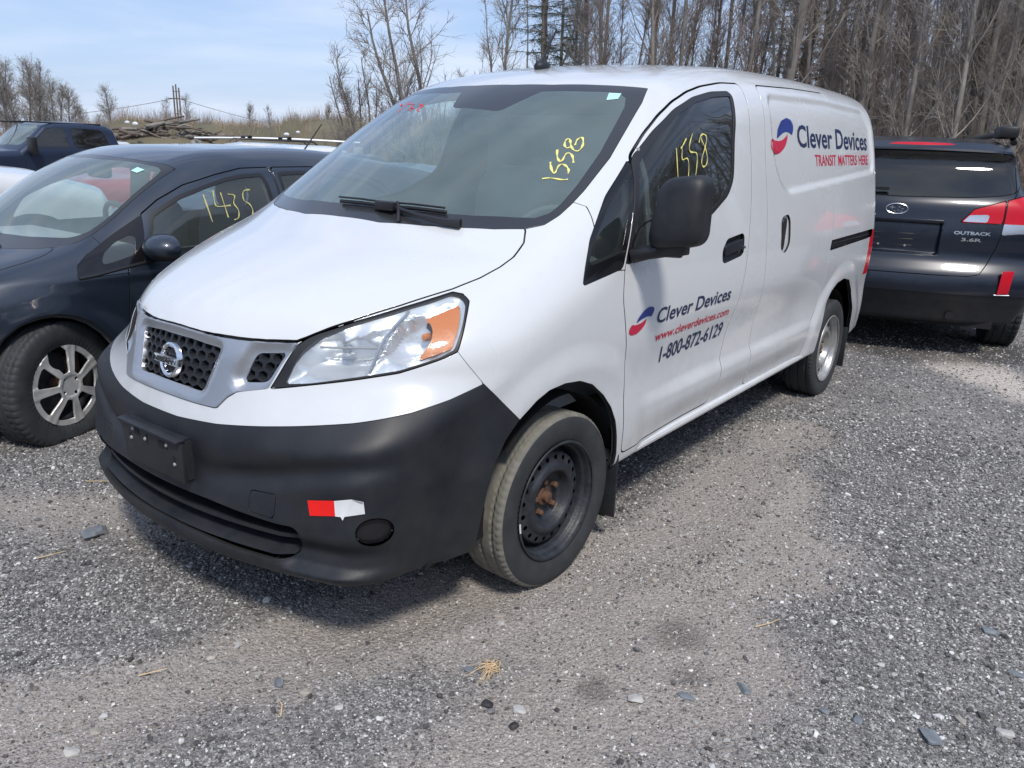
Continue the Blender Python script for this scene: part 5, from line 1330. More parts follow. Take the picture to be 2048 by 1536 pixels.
# worn tracks of fine brown dirt: centre lines with half widths, in ground metres
TRACKS = [([(-1.6,-2.9),(-.4,-2.0),(.30,-1.38),(.45,-.95),(.50,-.60),(.66,-.25),(.85,.05),(1.02,.45),(.98,1.0),(.95,1.6),(1.0,2.1)], .16),
          ([(.85,-.3),(1.1,0.0),(1.28,.12),(1.45,-.10),(1.40,-.35),(1.25,-.55),(1.30,-.9)], .20),
          ([(1.02,.3),(1.25,.35),(1.42,.55),(1.25,.9),(1.15,1.3)], .18),
          ([(-2.4,-1.2),(-1.3,-1.06),(-.9,-.80),(-.4,-.6),(.3,-.3)], .10)]
def dirt_mask(x, y):
    m = np.zeros(np.shape(x))
    for pts, w in TRACKS:
        d = polyline_d(x, y, pts); m = np.maximum(m, sstep(w + .16, w - .08, d + .30*(fbm(x, y, .28, 5) - .5)))
    return m
def tan_mask(x, y):
    return sstep(.36, .10, polyline_d(x, y, [(1.35,4.45),(1.62,4.15),(1.95,3.85),(2.5,3.6)]) + .3*(fbm(x, y, .25, 9) - .5))
def wet_mask(x, y):
    m = sstep(.55, .25, polyline_d(x, y, [(.85,4.6),(1.3,4.9),(1.7,5.2)]) + .35*(fbm(x, y, .4, 3) - .5))
    for cx, cy, r in ((1.30,-.02,.075),(1.24,-.40,.05),(1.42,-.18,.05),(1.28,1.62,.06),(.99,-.70,.03)): m = np.maximum(m, .75*sstep(r*1.5, r*.4, np.hypot(x-cx, (y-cy)) + .05*(fbm(x, y, .08, 2)-.5)))
    return m
def ground_z(x, y):
    z = .020*(fbm(x, y, 1.3, 11) - .5) + .010*(fbm(x, y, .22, 4) - .5)*2
    near = np.minimum(np.hypot(x-.4, y-1.3)/3.5, 1)
    z = z*.5 - .010*dirt_mask(x, y) + .006
    r = np.hypot(x - 2.1, y + 2.0)
    left = sstep(-3.2, -14, x)
    z = z - .36*left*sstep(6, 16, r)
    k = (np.abs(x) < 4) & (np.abs(y) < 4)
    if np.any(k):
        d = polyline_d(x[k], y[k], TRACKS[0][0]); e = np.zeros(np.shape(x)); e[k] = .020*np.exp(-((d - .19)/.045)**2)*fbm(x[k], y[k], .12, 31) - .010*np.exp(-(d/.12)**2); z = z + e*sstep(4, 3, np.hypot(x, y))
    for cx, cy in ((.82,0),(.82,2.926),(-.82,0),(-.82,2.926)):
        z = z*(1 - .8*np.exp(-((x-cx)**2 + (y-cy)**2)/.06))
    return z

def ground_material():
    m = bpy.data.materials.new('gravel_ground'); m.use_nodes = True; nt = m.node_tree; N = nt.nodes.new; L = nt.links.new; b = nt.nodes['Principled BSDF']
    b.inputs['Roughness'].default_value = .92; b.inputs['Specular IOR Level'].default_value = .25
    tc = N('ShaderNodeTexCoord'); 
    def attr(n): a = N('ShaderNodeAttribute'); a.attribute_name = n; return a.outputs['Fac']
    def vor(sc, rnd=1): v = N('ShaderNodeTexVoronoi'); v.inputs['Scale'].default_value = sc; L(tc.outputs['Object'], v.inputs['Vector']); return v
    def noise(sc, d=6, r=.6): v = N('ShaderNodeTexNoise'); v.inputs['Scale'].default_value = sc; v.inputs['Detail'].default_value = d; v.inputs['Roughness'].default_value = r; L(tc.outputs['Object'], v.inputs['Vector']); return v
    def ramp(src, st):
        r = N('ShaderNodeValToRGB'); L(src, r.inputs[0]); e = r.color_ramp.elements; e[0].position, e[0].color = st[0][0], (*st[0][1], 1); e[1].position, e[1].color = st[-1][0], (*st[-1][1], 1)
        for p, c in st[1:-1]: k = e.new(p); k.color = (*c, 1)
        return r.outputs[0]
    def mix(f, a, c, t='MIX'):
        x = N('ShaderNodeMix'); x.data_type = 'RGBA'; x.blend_type = t
        (L(f, x.inputs[0]) if hasattr(f, 'links') else setattr(x.inputs[0], 'default_value', f)); L(a, x.inputs[6])
        (L(c, x.inputs[7]) if hasattr(c, 'links') else setattr(x.inputs[7], 'default_value', c)); return x.outputs[2]
    v1 = vor(95); v2 = vor(210); v3 = vor(38)
    sep = N('ShaderNodeSeparateColor'); L(v1.outputs['Color'], sep.inputs[0]); sep2 = N('ShaderNodeSeparateColor'); L(v2.outputs['Color'], sep2.inputs[0])
    g = [(0, (.075,.072,.072)), (.45, (.160,.154,.150)), (.8, (.27,.262,.252)), (.93, (.42,.41,.395)), (1, (.62,.61,.59))]
    c1 = ramp(sep.outputs[0], g); c2 = ramp(sep2.outputs[0], g)
    cc = mix(.5, c1, c2)
    n1 = noise(1.6); big = ramp(n1.outputs['Fac'], [(.3, (.85,.85,.88)), (.7, (1.38,1.36,1.31))]); cc = mix(1.0, cc, big, 'MULTIPLY')
    d1 = noise(60, 8, .7); dc = ramp(d1.outputs['Fac'], [(.25, (.28,.245,.215)), (.55, (.43,.385,.345)), (.8, (.57,.52,.475))])
    dc = mix(.32, dc, c2)
    col = mix(attr('dirt'), cc, dc)
    tan = ramp(sep2.outputs[0], [(0, (.36,.31,.27)), (.6, (.58,.52,.47)), (1, (.80,.75,.70))])
    col = mix(attr('tan'), col, tan)
    wet = N('ShaderNodeMath'); wet.operation = 'MULTIPLY'; wet.inputs[1].default_value = .62; L(attr('wet'), wet.inputs[0])
    col = mix(wet.outputs[0], col, (.035, .030, .028, 1)); L(col, b.inputs['Base Color'])
    mm = N('ShaderNodeMath'); mm.operation = 'MULTIPLY_ADD'; mm.inputs[1].default_value = -.35; mm.inputs[2].default_value = .92; L(attr('wet'), mm.inputs[0]); L(mm.outputs[0], b.inputs['Roughness'])
    # relief: pebbles
    def math_(op, a, c): x = N('ShaderNodeMath'); x.operation = op; (L(a, x.inputs[0]) if hasattr(a, 'links') else setattr(x.inputs[0], 'default_value', a)); (L(c, x.inputs[1]) if hasattr(c, 'links') else setattr(x.inputs[1], 'default_value', c)); return x.outputs[0]
    h = math_('ADD', math_('MULTIPLY', v1.outputs['Distance'], -.8), math_('MULTIPLY', v2.outputs['Distance'], -.4)); h = math_('ADD', h, math_('MULTIPLY', v3.outputs['Distance'], -.5)); h = math_('ADD', h, math_('MULTIPLY', d1.outputs['Fac'], .5))
    bp = N('ShaderNodeBump'); bp.inputs['Strength'].default_value = 1.0; bp.inputs['Distance'].default_value = .008; L(h, bp.inputs['Height']); L(bp.outputs[0], b.inputs['Normal'])
    MATS['gravel_ground'] = m; return m

def build_ground():
    def ax(a, b, n0, lo, hi):
        mid = np.arange(lo, hi, n0); s = n0; out = [hi]
        while out[-1] < b: s *= 1.16; out.append(out[-1] + s)
        s = n0; lo_ = [lo]
        while lo_[-1] > a: s *= 1.16; lo_.append(lo_[-1] - s)
        return np.array(lo_[:0:-1] + list(mid) + out)
    xs = ax(-900, 900, .035, -2.5, 4.2); ys = ax(-900, 1200, .035, -2.6, 6.0)
    X, Y = np.meshgrid(xs, ys, indexing='ij'); x = X.ravel(); y = Y.ravel(); z = ground_z(x, y); n, m = X.shape
    i = np.arange(n-1)[:, None]*m; j = np.arange(m-1)[None, :]; q = np.stack([i+j, i+m+j, i+m+j+1, i+j+1], -1).reshape(-1, 4)
    me = mesh_np('ground', np.stack([x, y, z], 1), np.zeros((0, 3)), None, [ground_material()], True, q)
    for nm, fn in (('dirt', dirt_mask), ('tan', tan_mask), ('wet', wet_mask)):
        a = me.attributes.new(nm, 'FLOAT', 'POINT'); v = np.zeros(len(x)); k = (np.abs(x) < 9) & (np.abs(y) < 9); v[k] = fn(x[k], y[k]); a.data.foreach_set('value', v.astype(np.float32))
    tag(link('ground', me), kind='structure')
build_ground()

def stone_material(name, st):
    m = bpy.data.materials.new(name); m.use_nodes = True; nt = m.node_tree; N = nt.nodes.new; L = nt.links.new; b = nt.nodes['Principled BSDF']
    oi = N('ShaderNodeObjectInfo'); r = N('ShaderNodeValToRGB'); L(oi.outputs['Random'], r.inputs[0]); e = r.color_ramp.elements
    e[0].position, e[0].color = st[0][0], (*st[0][1], 1); e[1].position, e[1].color = st[-1][0], (*st[-1][1], 1)
    for p, c in st[1:-1]: k = e.new(p); k.color = (*c, 1)
    tc = N('ShaderNodeTexCoord'); n = N('ShaderNodeTexNoise'); n.inputs['Scale'].default_value = 2.5; n.inputs['Detail'].default_value = 5; L(tc.outputs['Object'], n.inputs['Vector'])
    mr = N('ShaderNodeMapRange'); mr.inputs['To Min'].default_value = .6; mr.inputs['To Max'].default_value = 1.4; L(n.outputs['Fac'], mr.inputs['Value'])
    v = N('ShaderNodeVectorMath'); v.operation = 'SCALE'; L(r.outputs[0], v.inputs[0]); L(mr.outputs[0], v.inputs['Scale']); L(v.outputs[0], b.inputs['Base Color'])
    b.inputs['Roughness'].default_value = .8; b.inputs['Specular IOR Level'].default_value = .35; MATS[name] = m; return m
SM_GREY = stone_material('grey_stone', [(0, (.055,.054,.056)), (.28, (.115,.112,.112)), (.55, (.20,.195,.19)), (.78, (.31,.305,.295)), (.90, (.47,.465,.45)), (1, (.72,.71,.69))])
SM_BROWN = stone_material('brown_stone', [(0, (.15,.125,.108)), (.5, (.31,.278,.245)), (.85, (.47,.435,.40)), (1, (.70,.66,.62))])

def scatter(name, label, x, y, size, mat, seed, flat=.55, sub=1):
    """loose stones as one object: points carrying size and turn, a pebble set on each by geometry nodes"""
    rs = np.random.RandomState(seed); n = len(x); z = ground_z(x, y) + size*flat*.18
    me = bpy.data.meshes.new(name); me.vertices.add(n); me.vertices.foreach_set('co', np.stack([x, y, z], 1).astype(np.float32).ravel())
    sc = np.stack([size*rs.uniform(.75, 1.35, n), size*rs.uniform(.55, 1.0, n), size*flat*rs.uniform(.6, 1.3, n)], 1).astype(np.float32)
    ro = np.stack([rs.normal(0, .25, n), rs.normal(0, .25, n), rs.uniform(0, 6.283, n)], 1).astype(np.float32)
    for nm, v in (('psize', sc), ('pturn', ro)): a = me.attributes.new(nm, 'FLOAT_VECTOR', 'POINT'); a.data.foreach_set('vector', v.ravel())
    o = link(name, me); g = bpy.data.node_groups.new(name, 'GeometryNodeTree')
    g.interface.new_socket('Geometry', in_out='INPUT', socket_type='NodeSocketGeometry'); g.interface.new_socket('Geometry', in_out='OUTPUT', socket_type='NodeSocketGeometry')
    N = g.nodes.new; L = g.links.new; gi = N('NodeGroupInput'); go = N('NodeGroupOutput'); ip = N('GeometryNodeInstanceOnPoints')
    ic = N('GeometryNodeMeshIcoSphere'); ic.inputs['Radius'].default_value = .5; ic.inputs['Subdivisions'].default_value = sub
    sp = N('GeometryNodeSetPosition'); nz = N('ShaderNodeTexNoise'); nz.inputs['Scale'].default_value = 2.2; nz.inputs['Detail'].default_value = 1; ps = N('GeometryNodeInputPosition'); va = N('ShaderNodeVectorMath'); va.operation = 'ADD'; va.inputs[1].default_value = (seed*3.1, seed*1.7, 0)
    L(ps.outputs[0], va.inputs[0]); L(va.outputs[0], nz.inputs['Vector']); sb = N('ShaderNodeVectorMath'); sb.operation = 'SUBTRACT'; sb.inputs[1].default_value = (.5, .5, .5); L(nz.outputs['Color'], sb.inputs[0])
    s2 = N('ShaderNodeVectorMath'); s2.operation = 'SCALE'; s2.inputs['Scale'].default_value = .9; L(sb.outputs[0], s2.inputs[0]); L(s2.outputs[0], sp.inputs['Offset']); L(ic.outputs[0], sp.inputs['Geometry'])
    sm = N('GeometryNodeSetMaterial'); sm.inputs['Material'].default_value = mat; L(sp.outputs[0], sm.inputs[0])
    for nm, so in (('psize', 'Scale'), ('pturn', 'Rotation')):
        a = N('GeometryNodeInputNamedAttribute'); a.data_type = 'FLOAT_VECTOR'; a.inputs['Name'].default_value = nm; L(a.outputs['Attribute'], ip.inputs[so])
    mp = N('GeometryNodeMeshToPoints'); L(gi.outputs[0], mp.inputs[0]); L(mp.outputs[0], ip.inputs['Points']); L(sm.outputs[0], ip.inputs['Instance']); L(ip.outputs[0], go.inputs[0])
    md = o.modifiers.new('stones', 'NODES'); md.node_group = g
    tag(o, label, 'gravel', kind='stuff'); return o

def build_gravel():
    rs = np.random.RandomState(3); cam = np.array(CAM_LOC[:2])
    def region(n, r0, r1):
        r = np.sqrt(rs.uniform(r0**2, r1**2, n)); a = rs.uniform(math.radians(-12), math.radians(84), n)   # from +y towards -x
        return cam[0] - r*np.sin(a), cam[1] + r*np.cos(a)
    def keep(x, y, w): k = rs.uniform(0, 1, len(x)) < w; return x[k], y[k]
    sets = [(100000, .7, 2.7, .0038, .0125, 1), (120000, 2.4, 4.6, .0055, .016, 2), (90000, 4.3, 9.5, .009, .024, 3), (12000, .8, 4.8, .010, .032, 4), (16000, 9, 22, .02, .05, 5)]
    for n, r0, r1, s0, s1, sd in sets:
        x, y = region(n, r0, r1); d = dirt_mask(x, y); t = tan_mask(x, y); w = wet_mask(x, y)
        cl = fbm(x, y, .5, 21 + sd); k = rs.uniform(0, 1, n) < (1 - .80*d)*np.clip(.35 + 1.3*cl, .2, 1)*(1 - .6*t)
        gx, gy = x[k], y[k]; s = s0 + (s1 - s0)*rs.beta(1.1, 3.2, len(gx))
        scatter('gravel', 'loose grey crushed stone covering the yard', gx, gy, s, SM_GREY, sd)
        k2 = rs.uniform(0, 1, n) < .30*d + .05 + .5*t; gx, gy = x[k2], y[k2]; s = s0*.8 + (s1 - s0)*.8*rs.beta(1.0, 4, len(gx))
        scatter('gravel', 'brown stones worked loose along the dirt tracks', gx, gy, s, SM_BROWN, sd + 10)
build_gravel()

principled('slate_blue', (.17, .19, .21), .75, var=.3, vscale=20, bump=.4, bscale=60)
principled('stone_pale', (.42, .41, .39), .8, var=.2, vscale=30, bump=.4, bscale=60)
principled('stone_tan', (.34, .31, .27), .85, var=.25, vscale=30, bump=.4, bscale=60)
principled('stone_dark', (.035, .034, .036), .6, var=.3, vscale=30, bump=.4, bscale=60)
def rock(x, y, L_, W_, H_, rz, mat, label, seed):
    rs = np.random.RandomState(seed); import bmesh
    bm = bmesh.new(); n = 22; pts = rs.normal(0, 1, (n, 3)); pts /= np.linalg.norm(pts, axis=1, keepdims=True); pts = np.sign(pts)*np.abs(pts)**.7
    for p in pts: bm.verts.new((p[0]*L_/2, p[1]*W_/2, p[2]*H_/2))
    r = bmesh.ops.convex_hull(bm, input=bm.verts); bmesh.ops.delete(bm, geom=[v for v in bm.verts if not v.link_faces], context='VERTS')
    me = bpy.data.meshes.new('stone'); bm.to_mesh(me); bm.free(); me.materials.append(M_[mat]); o = link('stone', me)
    o.location = (x, y, float(ground_z(np.array([x]), np.array([y]))[0]) + H_*.22); o.rotation_euler = (rs.uniform(-.12, .12), rs.uniform(-.12, .12), rz); tag(o, label, 'stone', 'loose stones lying on the gravel')
    return o
ROCKS = [
 (-.62,-.86,.125,.075,.035,1.9,'slate_blue','jagged dark slate slab just in front of the black bumper'),
 (-.86,-.62,.060,.035,.02,.6,'stone_pale','small pale stone between flat tyre and bumper corner'),
 (2.050,.62,.060,.034,.020,.4,'slate_blue','blue-grey flat stone right of centre, in the coarse gravel'),
 (2.36,.40,.050,.036,.018,2.0,'stone_pale','pale blue-grey stone nearer the right edge of the gravel'),
 (2.14,.42,.062,.022,.014,.2,'slate_blue','long thin slate sliver beside the pale blue-grey stone'),
 (1.555,-.14,.060,.026,.014,2.5,'slate_blue','bright blue slate chip at the edge of brown dirt and gravel'),
 (1.445,-.27,.052,.020,.012,.1,'slate_blue','narrow blue slate chip close to the bottom edge'),
 (2.00,-.02,.070,.048,.020,2.2,'slate_blue','largest wedge of slate, lower right gravel'),
 (2.15,.12,.048,.034,.018,.3,'stone_pale','rounded pale stone above the largest slate wedge'),
 (1.345,-.37,.045,.036,.020,.9,'stone_pale','white-veined lump at the bottom of the dirt patch'),
 (1.76,-.10,.032,.024,.014,.4,'slate_blue','left one of two small blue chips at the bottom edge'),
 (1.84,-.075,.034,.026,.014,1.4,'slate_blue','right one of two small blue chips at the bottom edge'),
 (1.13,-.60,.042,.028,.016,.3,'stone_pale','light stone beside the dark damp clod'),
 (1.05,-.64,.040,.026,.018,.2,'stone_dark','black damp clod below the straw tuft'),
 (1.155,-.655,.034,.020,.014,1.2,'stone_dark','smaller black clod beside the light stone'),
 (.56,-.93,.040,.030,.018,2.4,'slate_blue','grey angular chip in the dirt track, left of centre'),
 (.93,-.56,.060,.030,.010,.2,'slate_blue','flat grey flake left of the straw tuft'),
 (.83,-.31,.050,.028,.014,.3,'stone_tan','tan stone on the ridge in front of the front tyre'),
 (.86,-.335,.028,.02,.012,.9,'stone_pale','small white stone beside the tan stone on the ridge'),
 (.37,-1.33,.036,.022,.014,.4,'stone_tan','tan oval stone near the lower left corner'),
 (.40,-1.40,.044,.030,.018,.2,'stone_pale','chalky stone lowest at the lower left'),
 (.77,-.90,.026,.02,.014,.8,'stone_pale','small bright stone below the dirt track'),
 (.66,-.92,.034,.026,.018,.6,'stone_tan','tan nugget at the edge of the dirt track'),
 (.33,-.90,.034,.022,.014,2.1,'stone_pale','grey pebble left of the bumper shadow'),
 (.955,.02,.026,.018,.018,.8,'stone_tan','small stone touching the foot of the front tyre'),
 (1.10,.20,.030,.020,.014,.5,'stone_tan','lone tan stone right of the front tyre'),
 (2.05,.10,.042,.020,.014,2.4,'stone_tan','beige stone with a shadowed side in the right gravel')]
for k, (x, y, l, w, h, rz, mt, lb) in enumerate(ROCKS): rock(x, y, l, w, h, rz, mt, lb, 40 + k)

principled('straw', (.62, .46, .27), .8, var=.2, vscale=40)
def straw():
    rs = random.Random(5); b = MB(); x0, y0 = .975, -.515; z0 = float(ground_z(np.array([x0]), np.array([y0]))[0])
    for k in range(46):
        a = rs.uniform(0, math.pi) - .4; l = rs.uniform(.02, .055); px = x0 + rs.gauss(0, .010); py = y0 + rs.gauss(0, .010); c, s = math.cos(a), math.sin(a); e = -1 if rs.random() < .75 else 1
        b.tube([(px, py, z0 + rs.uniform(.004, .02)), (px + e*c*l*.5, py + e*s*l*.5 - .01, z0 + rs.uniform(.010, .024)), (px + e*c*l, py + e*s*l - .015, z0 + .003)], [.0012, .0011, .0005], 4, cap=False)
    tag(b.build('straw_tuft', M_['straw']), 'tuft of dry straw lying on the dirt in front of the van', 'straw')
straw()
for k, (x, y, l, a, lb) in enumerate([(1.47,.17,.10,.9,'thin pale twig across the brown dirt, right of centre'),(-.58,-1.07,.09,1.1,'short pale twig left of the bumper'),(.26,-1.16,.07,.9,'pale twig in the grey gravel, lower left'),(.69,-1.02,.07,2.4,'pale twig below the dirt track'),(-1.1,-.66,.10,.5,'pale stick beside the flat tyre')]):
    b = MB(); z = float(ground_z(np.array([x]), np.array([y]))[0]) + .008; b.tube([(x, y, z), (x + .5*l*math.cos(a), y + .5*l*math.sin(a), z + .006), (x + l*math.cos(a+.2), y + l*math.sin(a+.2), z + .002)], [.0022, .0018, .001], 5); tag(b.build('twig', M_['straw']), lb, 'twig', 'twigs on the gravel')
# ---------------------------------------------------------------- bank, trees, pole
def pol(px, D, z=0.0):
    """spot D metres from the camera in the direction of picture column px (2048 wide)"""
    psi = math.radians(36.989) - math.atan((px - 1024)/1642.0)
    return (CAM_LOC[0] - D*math.sin(psi), CAM_LOC[1] + D*math.cos(psi), z)
principled('bark_grey', (.17, .155, .14), .9, var=.35, vscale=3, bump=.5, bscale=12)
principled('bark_pale', (.22, .205, .185), .85, var=.3, vscale=3, bump=.3, bscale=12)
principled('twig_grey', (.26, .235, .21), .9, var=.3, vscale=1.5)
principled('twig_brown', (.24, .195, .17), .9, var=.3, vscale=1.5)
principled('bud_yellow', (.42, .42, .22), .9, var=.25, vscale=1.5)
principled('needles', (.055, .075, .045), .9, var=.4, vscale=4)
principled('needles_dry', (.13, .075, .045), .9, var=.4, vscale=4)
principled('dry_grass', (.34, .265, .185), .95, var=.35, vscale=.5)
principled('green_grass', (.16, .18, .08), .95, var=.3, vscale=.5)
principled('brush_brown', (.13, .115, .075), .95, var=.3, vscale=.3)
principled('wood_weathered', (.13, .105, .085), .9, var=.35, vscale=3)
principled('concrete', (.34, .34, .32), .9, var=.2)
principled('galvanised', (.52, .54, .56), .45, metal=.5)

class Tubes:
    def __init__(s): s.V = []; s.Q = []; s.n = 0
    def add(s, P, R, k=3):
        P = np.asarray(P, float); m = len(P); T = np.gradient(P, axis=0); T /= np.linalg.norm(T, axis=1, keepdims=True) + 1e-9
        ref = np.array([.0, .0, 1.0]) if abs(T[0][2]) < .9 else np.array([1.0, 0, 0])
        A = np.cross(T, ref); A /= np.linalg.norm(A, axis=1, keepdims=True) + 1e-9; B = np.cross(T, A)
        a = np.arange(k)*2*np.pi/k; R = np.asarray(R)[:, None, None]
        V = P[:, None, :] + R*(A[:, None, :]*np.cos(a)[None, :, None] + B[:, None, :]*np.sin(a)[None, :, None])
        i = np.arange(m-1)[:, None]*k; j = np.arange(k)[None, :]; j2 = (j+1) % k
        s.Q.append((np.stack([i+j, i+j2, i+k+j2, i+k+j], -1).reshape(-1, 4)) + s.n); s.V.append(V.reshape(-1, 3)); s.n += m*k
    def mesh(s, name, mat): return mesh_np(name, np.concatenate(s.V), np.zeros((0, 3)), None, [mat], True, np.concatenate(s.Q))

def path(rs, p, d, L, n, wob, up=0.0):
    P = [np.array(p, float)]; d = np.array(d, float); d /= np.linalg.norm(d)
    for _ in range(n):
        d = d + rs.normal(0, wob, 3) + np.array([0, 0, up]); d /= np.linalg.norm(d); P.append(P[-1] + d*L/n)
    return np.array(P), d
def perp(rs, d, ang):
    v = rs.normal(0, 1, 3); v -= v @ d*d; v /= np.linalg.norm(v) + 1e-9; return d*math.cos(ang) + v*math.sin(ang)

def bare_tree(seed, H=13, r=.12, first=.18, nb=34, bl=2.4, ang=.75, up=.06, twig=12, mats=('bark_grey', 'twig_grey'), stems=1, lean=.03, wob=.05, buds=None, tl=.75, tr=.006):
    rs = np.random.RandomState(seed); tr_ = Tubes(); cr = Tubes(); bd = []
    for s in range(stems):
        d0 = np.array([0, 0, 1.0]) if stems == 1 else perp(rs, np.array([0, 0, 1.0]), rs.uniform(.12, .38))
        d0 = d0 + rs.normal(0, lean, 3); h = H*rs.uniform(.75, 1.0) if stems > 1 else H
        P, _ = path(rs, (rs.normal(0, .12*(stems > 1)), rs.normal(0, .12*(stems > 1)), -.2), d0, h, 14, wob, .03)
        t = np.linspace(0, 1, 15); R = r*(1 - .85*t)**.9*(1 if stems == 1 else .7) + .008; R[0] *= 1.35; tr_.add(P, R, 8 if stems == 1 else 6)
        for b in range(nb if stems == 1 else nb//stems):
            u = rs.uniform(first, .98)**(1.0); i = min(int(u*14), 13); f = u*14 - i; p = P[i]*(1-f) + P[i+1]*f; td = P[i+1] - P[i]; td /= np.linalg.norm(td)
            L = bl*(1.15 - u*.8)*rs.uniform(.5, 1.15); d = perp(rs, td, ang*rs.uniform(.6, 1.3)); Q, _ = path(rs, p, d, L, 6, .13, up)
            rb = min(R[i]*.5, .008 + L*.008); cr.add(Q, rb*np.linspace(1, .22, 7), 4)
            for w in range(int(twig*rs.uniform(.6, 1.3))):
                v = rs.uniform(.15, 1.0); k = min(int(v*6), 5); g = v*6 - k; q = Q[k]*(1-g) + Q[k+1]*g; bdv = Q[k+1] - Q[k]; bdv /= np.linalg.norm(bdv)
                l = tl*rs.uniform(.4, 1.2)*(1.1 - .5*v); Z, dd = path(rs, q, perp(rs, bdv, rs.uniform(.35, .95)), l, 3, .16, .05); cr.add(Z, tr*np.array([1.2, .95, .7, .4]), 3)
                for y in range(2):
                    g2 = rs.uniform(.3, 1); k2 = min(int(g2*3), 2); z0 = Z[k2] + (Z[k2+1]-Z[k2])*(g2*3-k2); Y, _ = path(rs, z0, perp(rs, dd, rs.uniform(.4, .9)), l*.5, 2, .1, .03); cr.add(Y, tr*.75*np.array([1, .8, .5]), 3)
                    if buds: bd.append(Y[-1])
                if buds: bd.append(Z[-1])
    tm = tr_.mesh('trunk', M_[mats[0]]); cm = cr.mesh('crown', M_[mats[1]])
    bm_ = None
    if buds and bd:
        C = np.array(bd); n = len(C); s = rs.uniform(.012, .03, (n, 1, 1)); tri = rs.normal(0, 1, (n, 3, 3))*s + C[:, None, :]
        bm_ = mesh_np('buds', tri.reshape(-1, 3), np.arange(n*3).reshape(-1, 3), None, [M_[buds]], False)
    return tm, cm, bm_

def conifer(seed, H=12, r=.11, dens=1.0, dry=False):
    rs = np.random.RandomState(seed); t = Tubes(); cr = Tubes(); P, _ = path(rs, (0, 0, -.2), (0, 0, 1), H, 12, .012); t.add(P, r*np.linspace(1.2, .1, 13), 7)
    br = Tubes(); tri = []
    z = 1.2
    while z < H - .2:
        u = z/H; L0 = (1.75*(1-u)**.7 + .15)
        for k in range(rs.randint(3, 6)):
            a = rs.uniform(0, 6.283); L = L0*rs.uniform(.5, 1.1); d = np.array([math.cos(a), math.sin(a), .10 - .25*(1-u)]); Q, _ = path(rs, (P[min(int(u*12), 12)][0], P[min(int(u*12), 12)][1], z), d, L, 5, .07, -.01)
            br.add(Q, .018*np.linspace(1, .2, 6), 3)
            m = int(L*95*dens); v = rs.uniform(.15, 1, m); i = np.minimum((v*5).astype(int), 4); c = Q[i] + (Q[i+1]-Q[i])*(v*5-i)[:, None]
            sd = np.array([-math.sin(a), math.cos(a), 0]); c = c + sd*rs.normal(0, .10, (m, 1))*(1.1 - v[:, None]) + np.array([0, 0, -1])*np.abs(rs.normal(0, .05, (m, 1)))
            dv = rs.normal(0, 1, (m, 3))*np.array([1, 1, .45]); dv /= np.linalg.norm(dv, axis=1, keepdims=True); ln = rs.uniform(.05, .13, (m, 1)); w = rs.normal(0, 1, (m, 3)); w /= np.linalg.norm(w, axis=1, keepdims=True)
            tri.append(np.stack([c - w*.010, c + w*.010, c + dv*ln], 1))
        z += rs.uniform(.16, .30)
    T = np.concatenate(tri); me = mesh_np('needles', T.reshape(-1, 3), np.arange(len(T)*3).reshape(-1, 3), None, [M_['needles_dry' if dry else 'needles']], False)
    return t.mesh('trunk', M_['bark_grey']), br.mesh('branches', M_['bark_grey']), me

def plant(meshes, px, D, label, cat='tree', scale=1.0, rz=0, group=None, name='bare_tree', z=None, lean=0):
    x, y, _ = pol(px, D); z = float(ground_z(np.array([x]), np.array([y]))[0]) - .05 if z is None else z
    t = link(name, None) if False else bpy.data.objects.new(name, None); COL.objects.link(t); t.location = (x, y, z); t.rotation_euler = (lean, 0, rz); t.scale = (scale,)*3; t.empty_display_size = .5
    tag(t, label, cat, group)
    for me in meshes:
        if me: link(me.name.split('.')[0], me, t)
    return t

FOREST = [bare_tree(s, H=h, r=r, first=f, nb=nb, bl=bl, twig=tw, mats=mm, wob=.03, ang=ag*.85, tr=.0058, tl=.85, up=.10) for s, h, r, f, nb, bl, tw, mm, ag in
          [(1,14,.095,.12,46,2.2,17,('bark_grey','twig_grey'),.75),(2,15,.065,.10,42,1.9,17,('bark_grey','twig_brown'),.6),(3,12,.042,.08,38,1.5,16,('bark_pale','twig_brown'),.55),(4,16,.12,.16,40,2.7,18,('bark_grey','twig_grey'),.8),(5,10,.030,.06,36,1.3,14,('bark_grey','twig_brown'),.5),(6,13,.055,.10,42,2.0,17,('bark_pale','twig_grey'),.7)]]
rs = random.Random(11); idx = 0
kinds = ['stout dark-barked', 'slim dark-barked', 'slender pale-barked', 'thickest dark-barked', 'whip-thin young', 'pale grey-barked']
rows = [(23.5, 985, 2110, 19), (27, 1150, 2110, 23), (31, 970, 2110, 23), (36, 1520, 2110, 18), (43, 1640, 2110, 20)]
RN = ['front row', 'second row', 'third row', 'fourth row', 'deepest row']
def zone(px):
    for lim, nm in ((1150, 'by the aerial'), (1240, 'above the windshield'), (1330, 'above the pillar'), (1420, 'above the driver door'), (1500, 'above the door pillar'), (1570, 'above the sliding door'), (1650, 'above the round emblem'), (1740, 'above the van tail'), (1830, 'above the wagon emblem'), (1930, 'above the wagon roof'), (2010, 'above the folded rack')):
        if px < lim: return nm
    return 'at the right picture edge'
seen_ = {}
def lbl_(v, ri, px):
    base = '%s bare tree %s, %s' % (kinds[v], zone(px), RN[ri]); k = seen_.get(base, 0); seen_[base] = k + 1
    return base + ('', ', next one right', ', third one right', ', fourth right')[min(k, 3)]
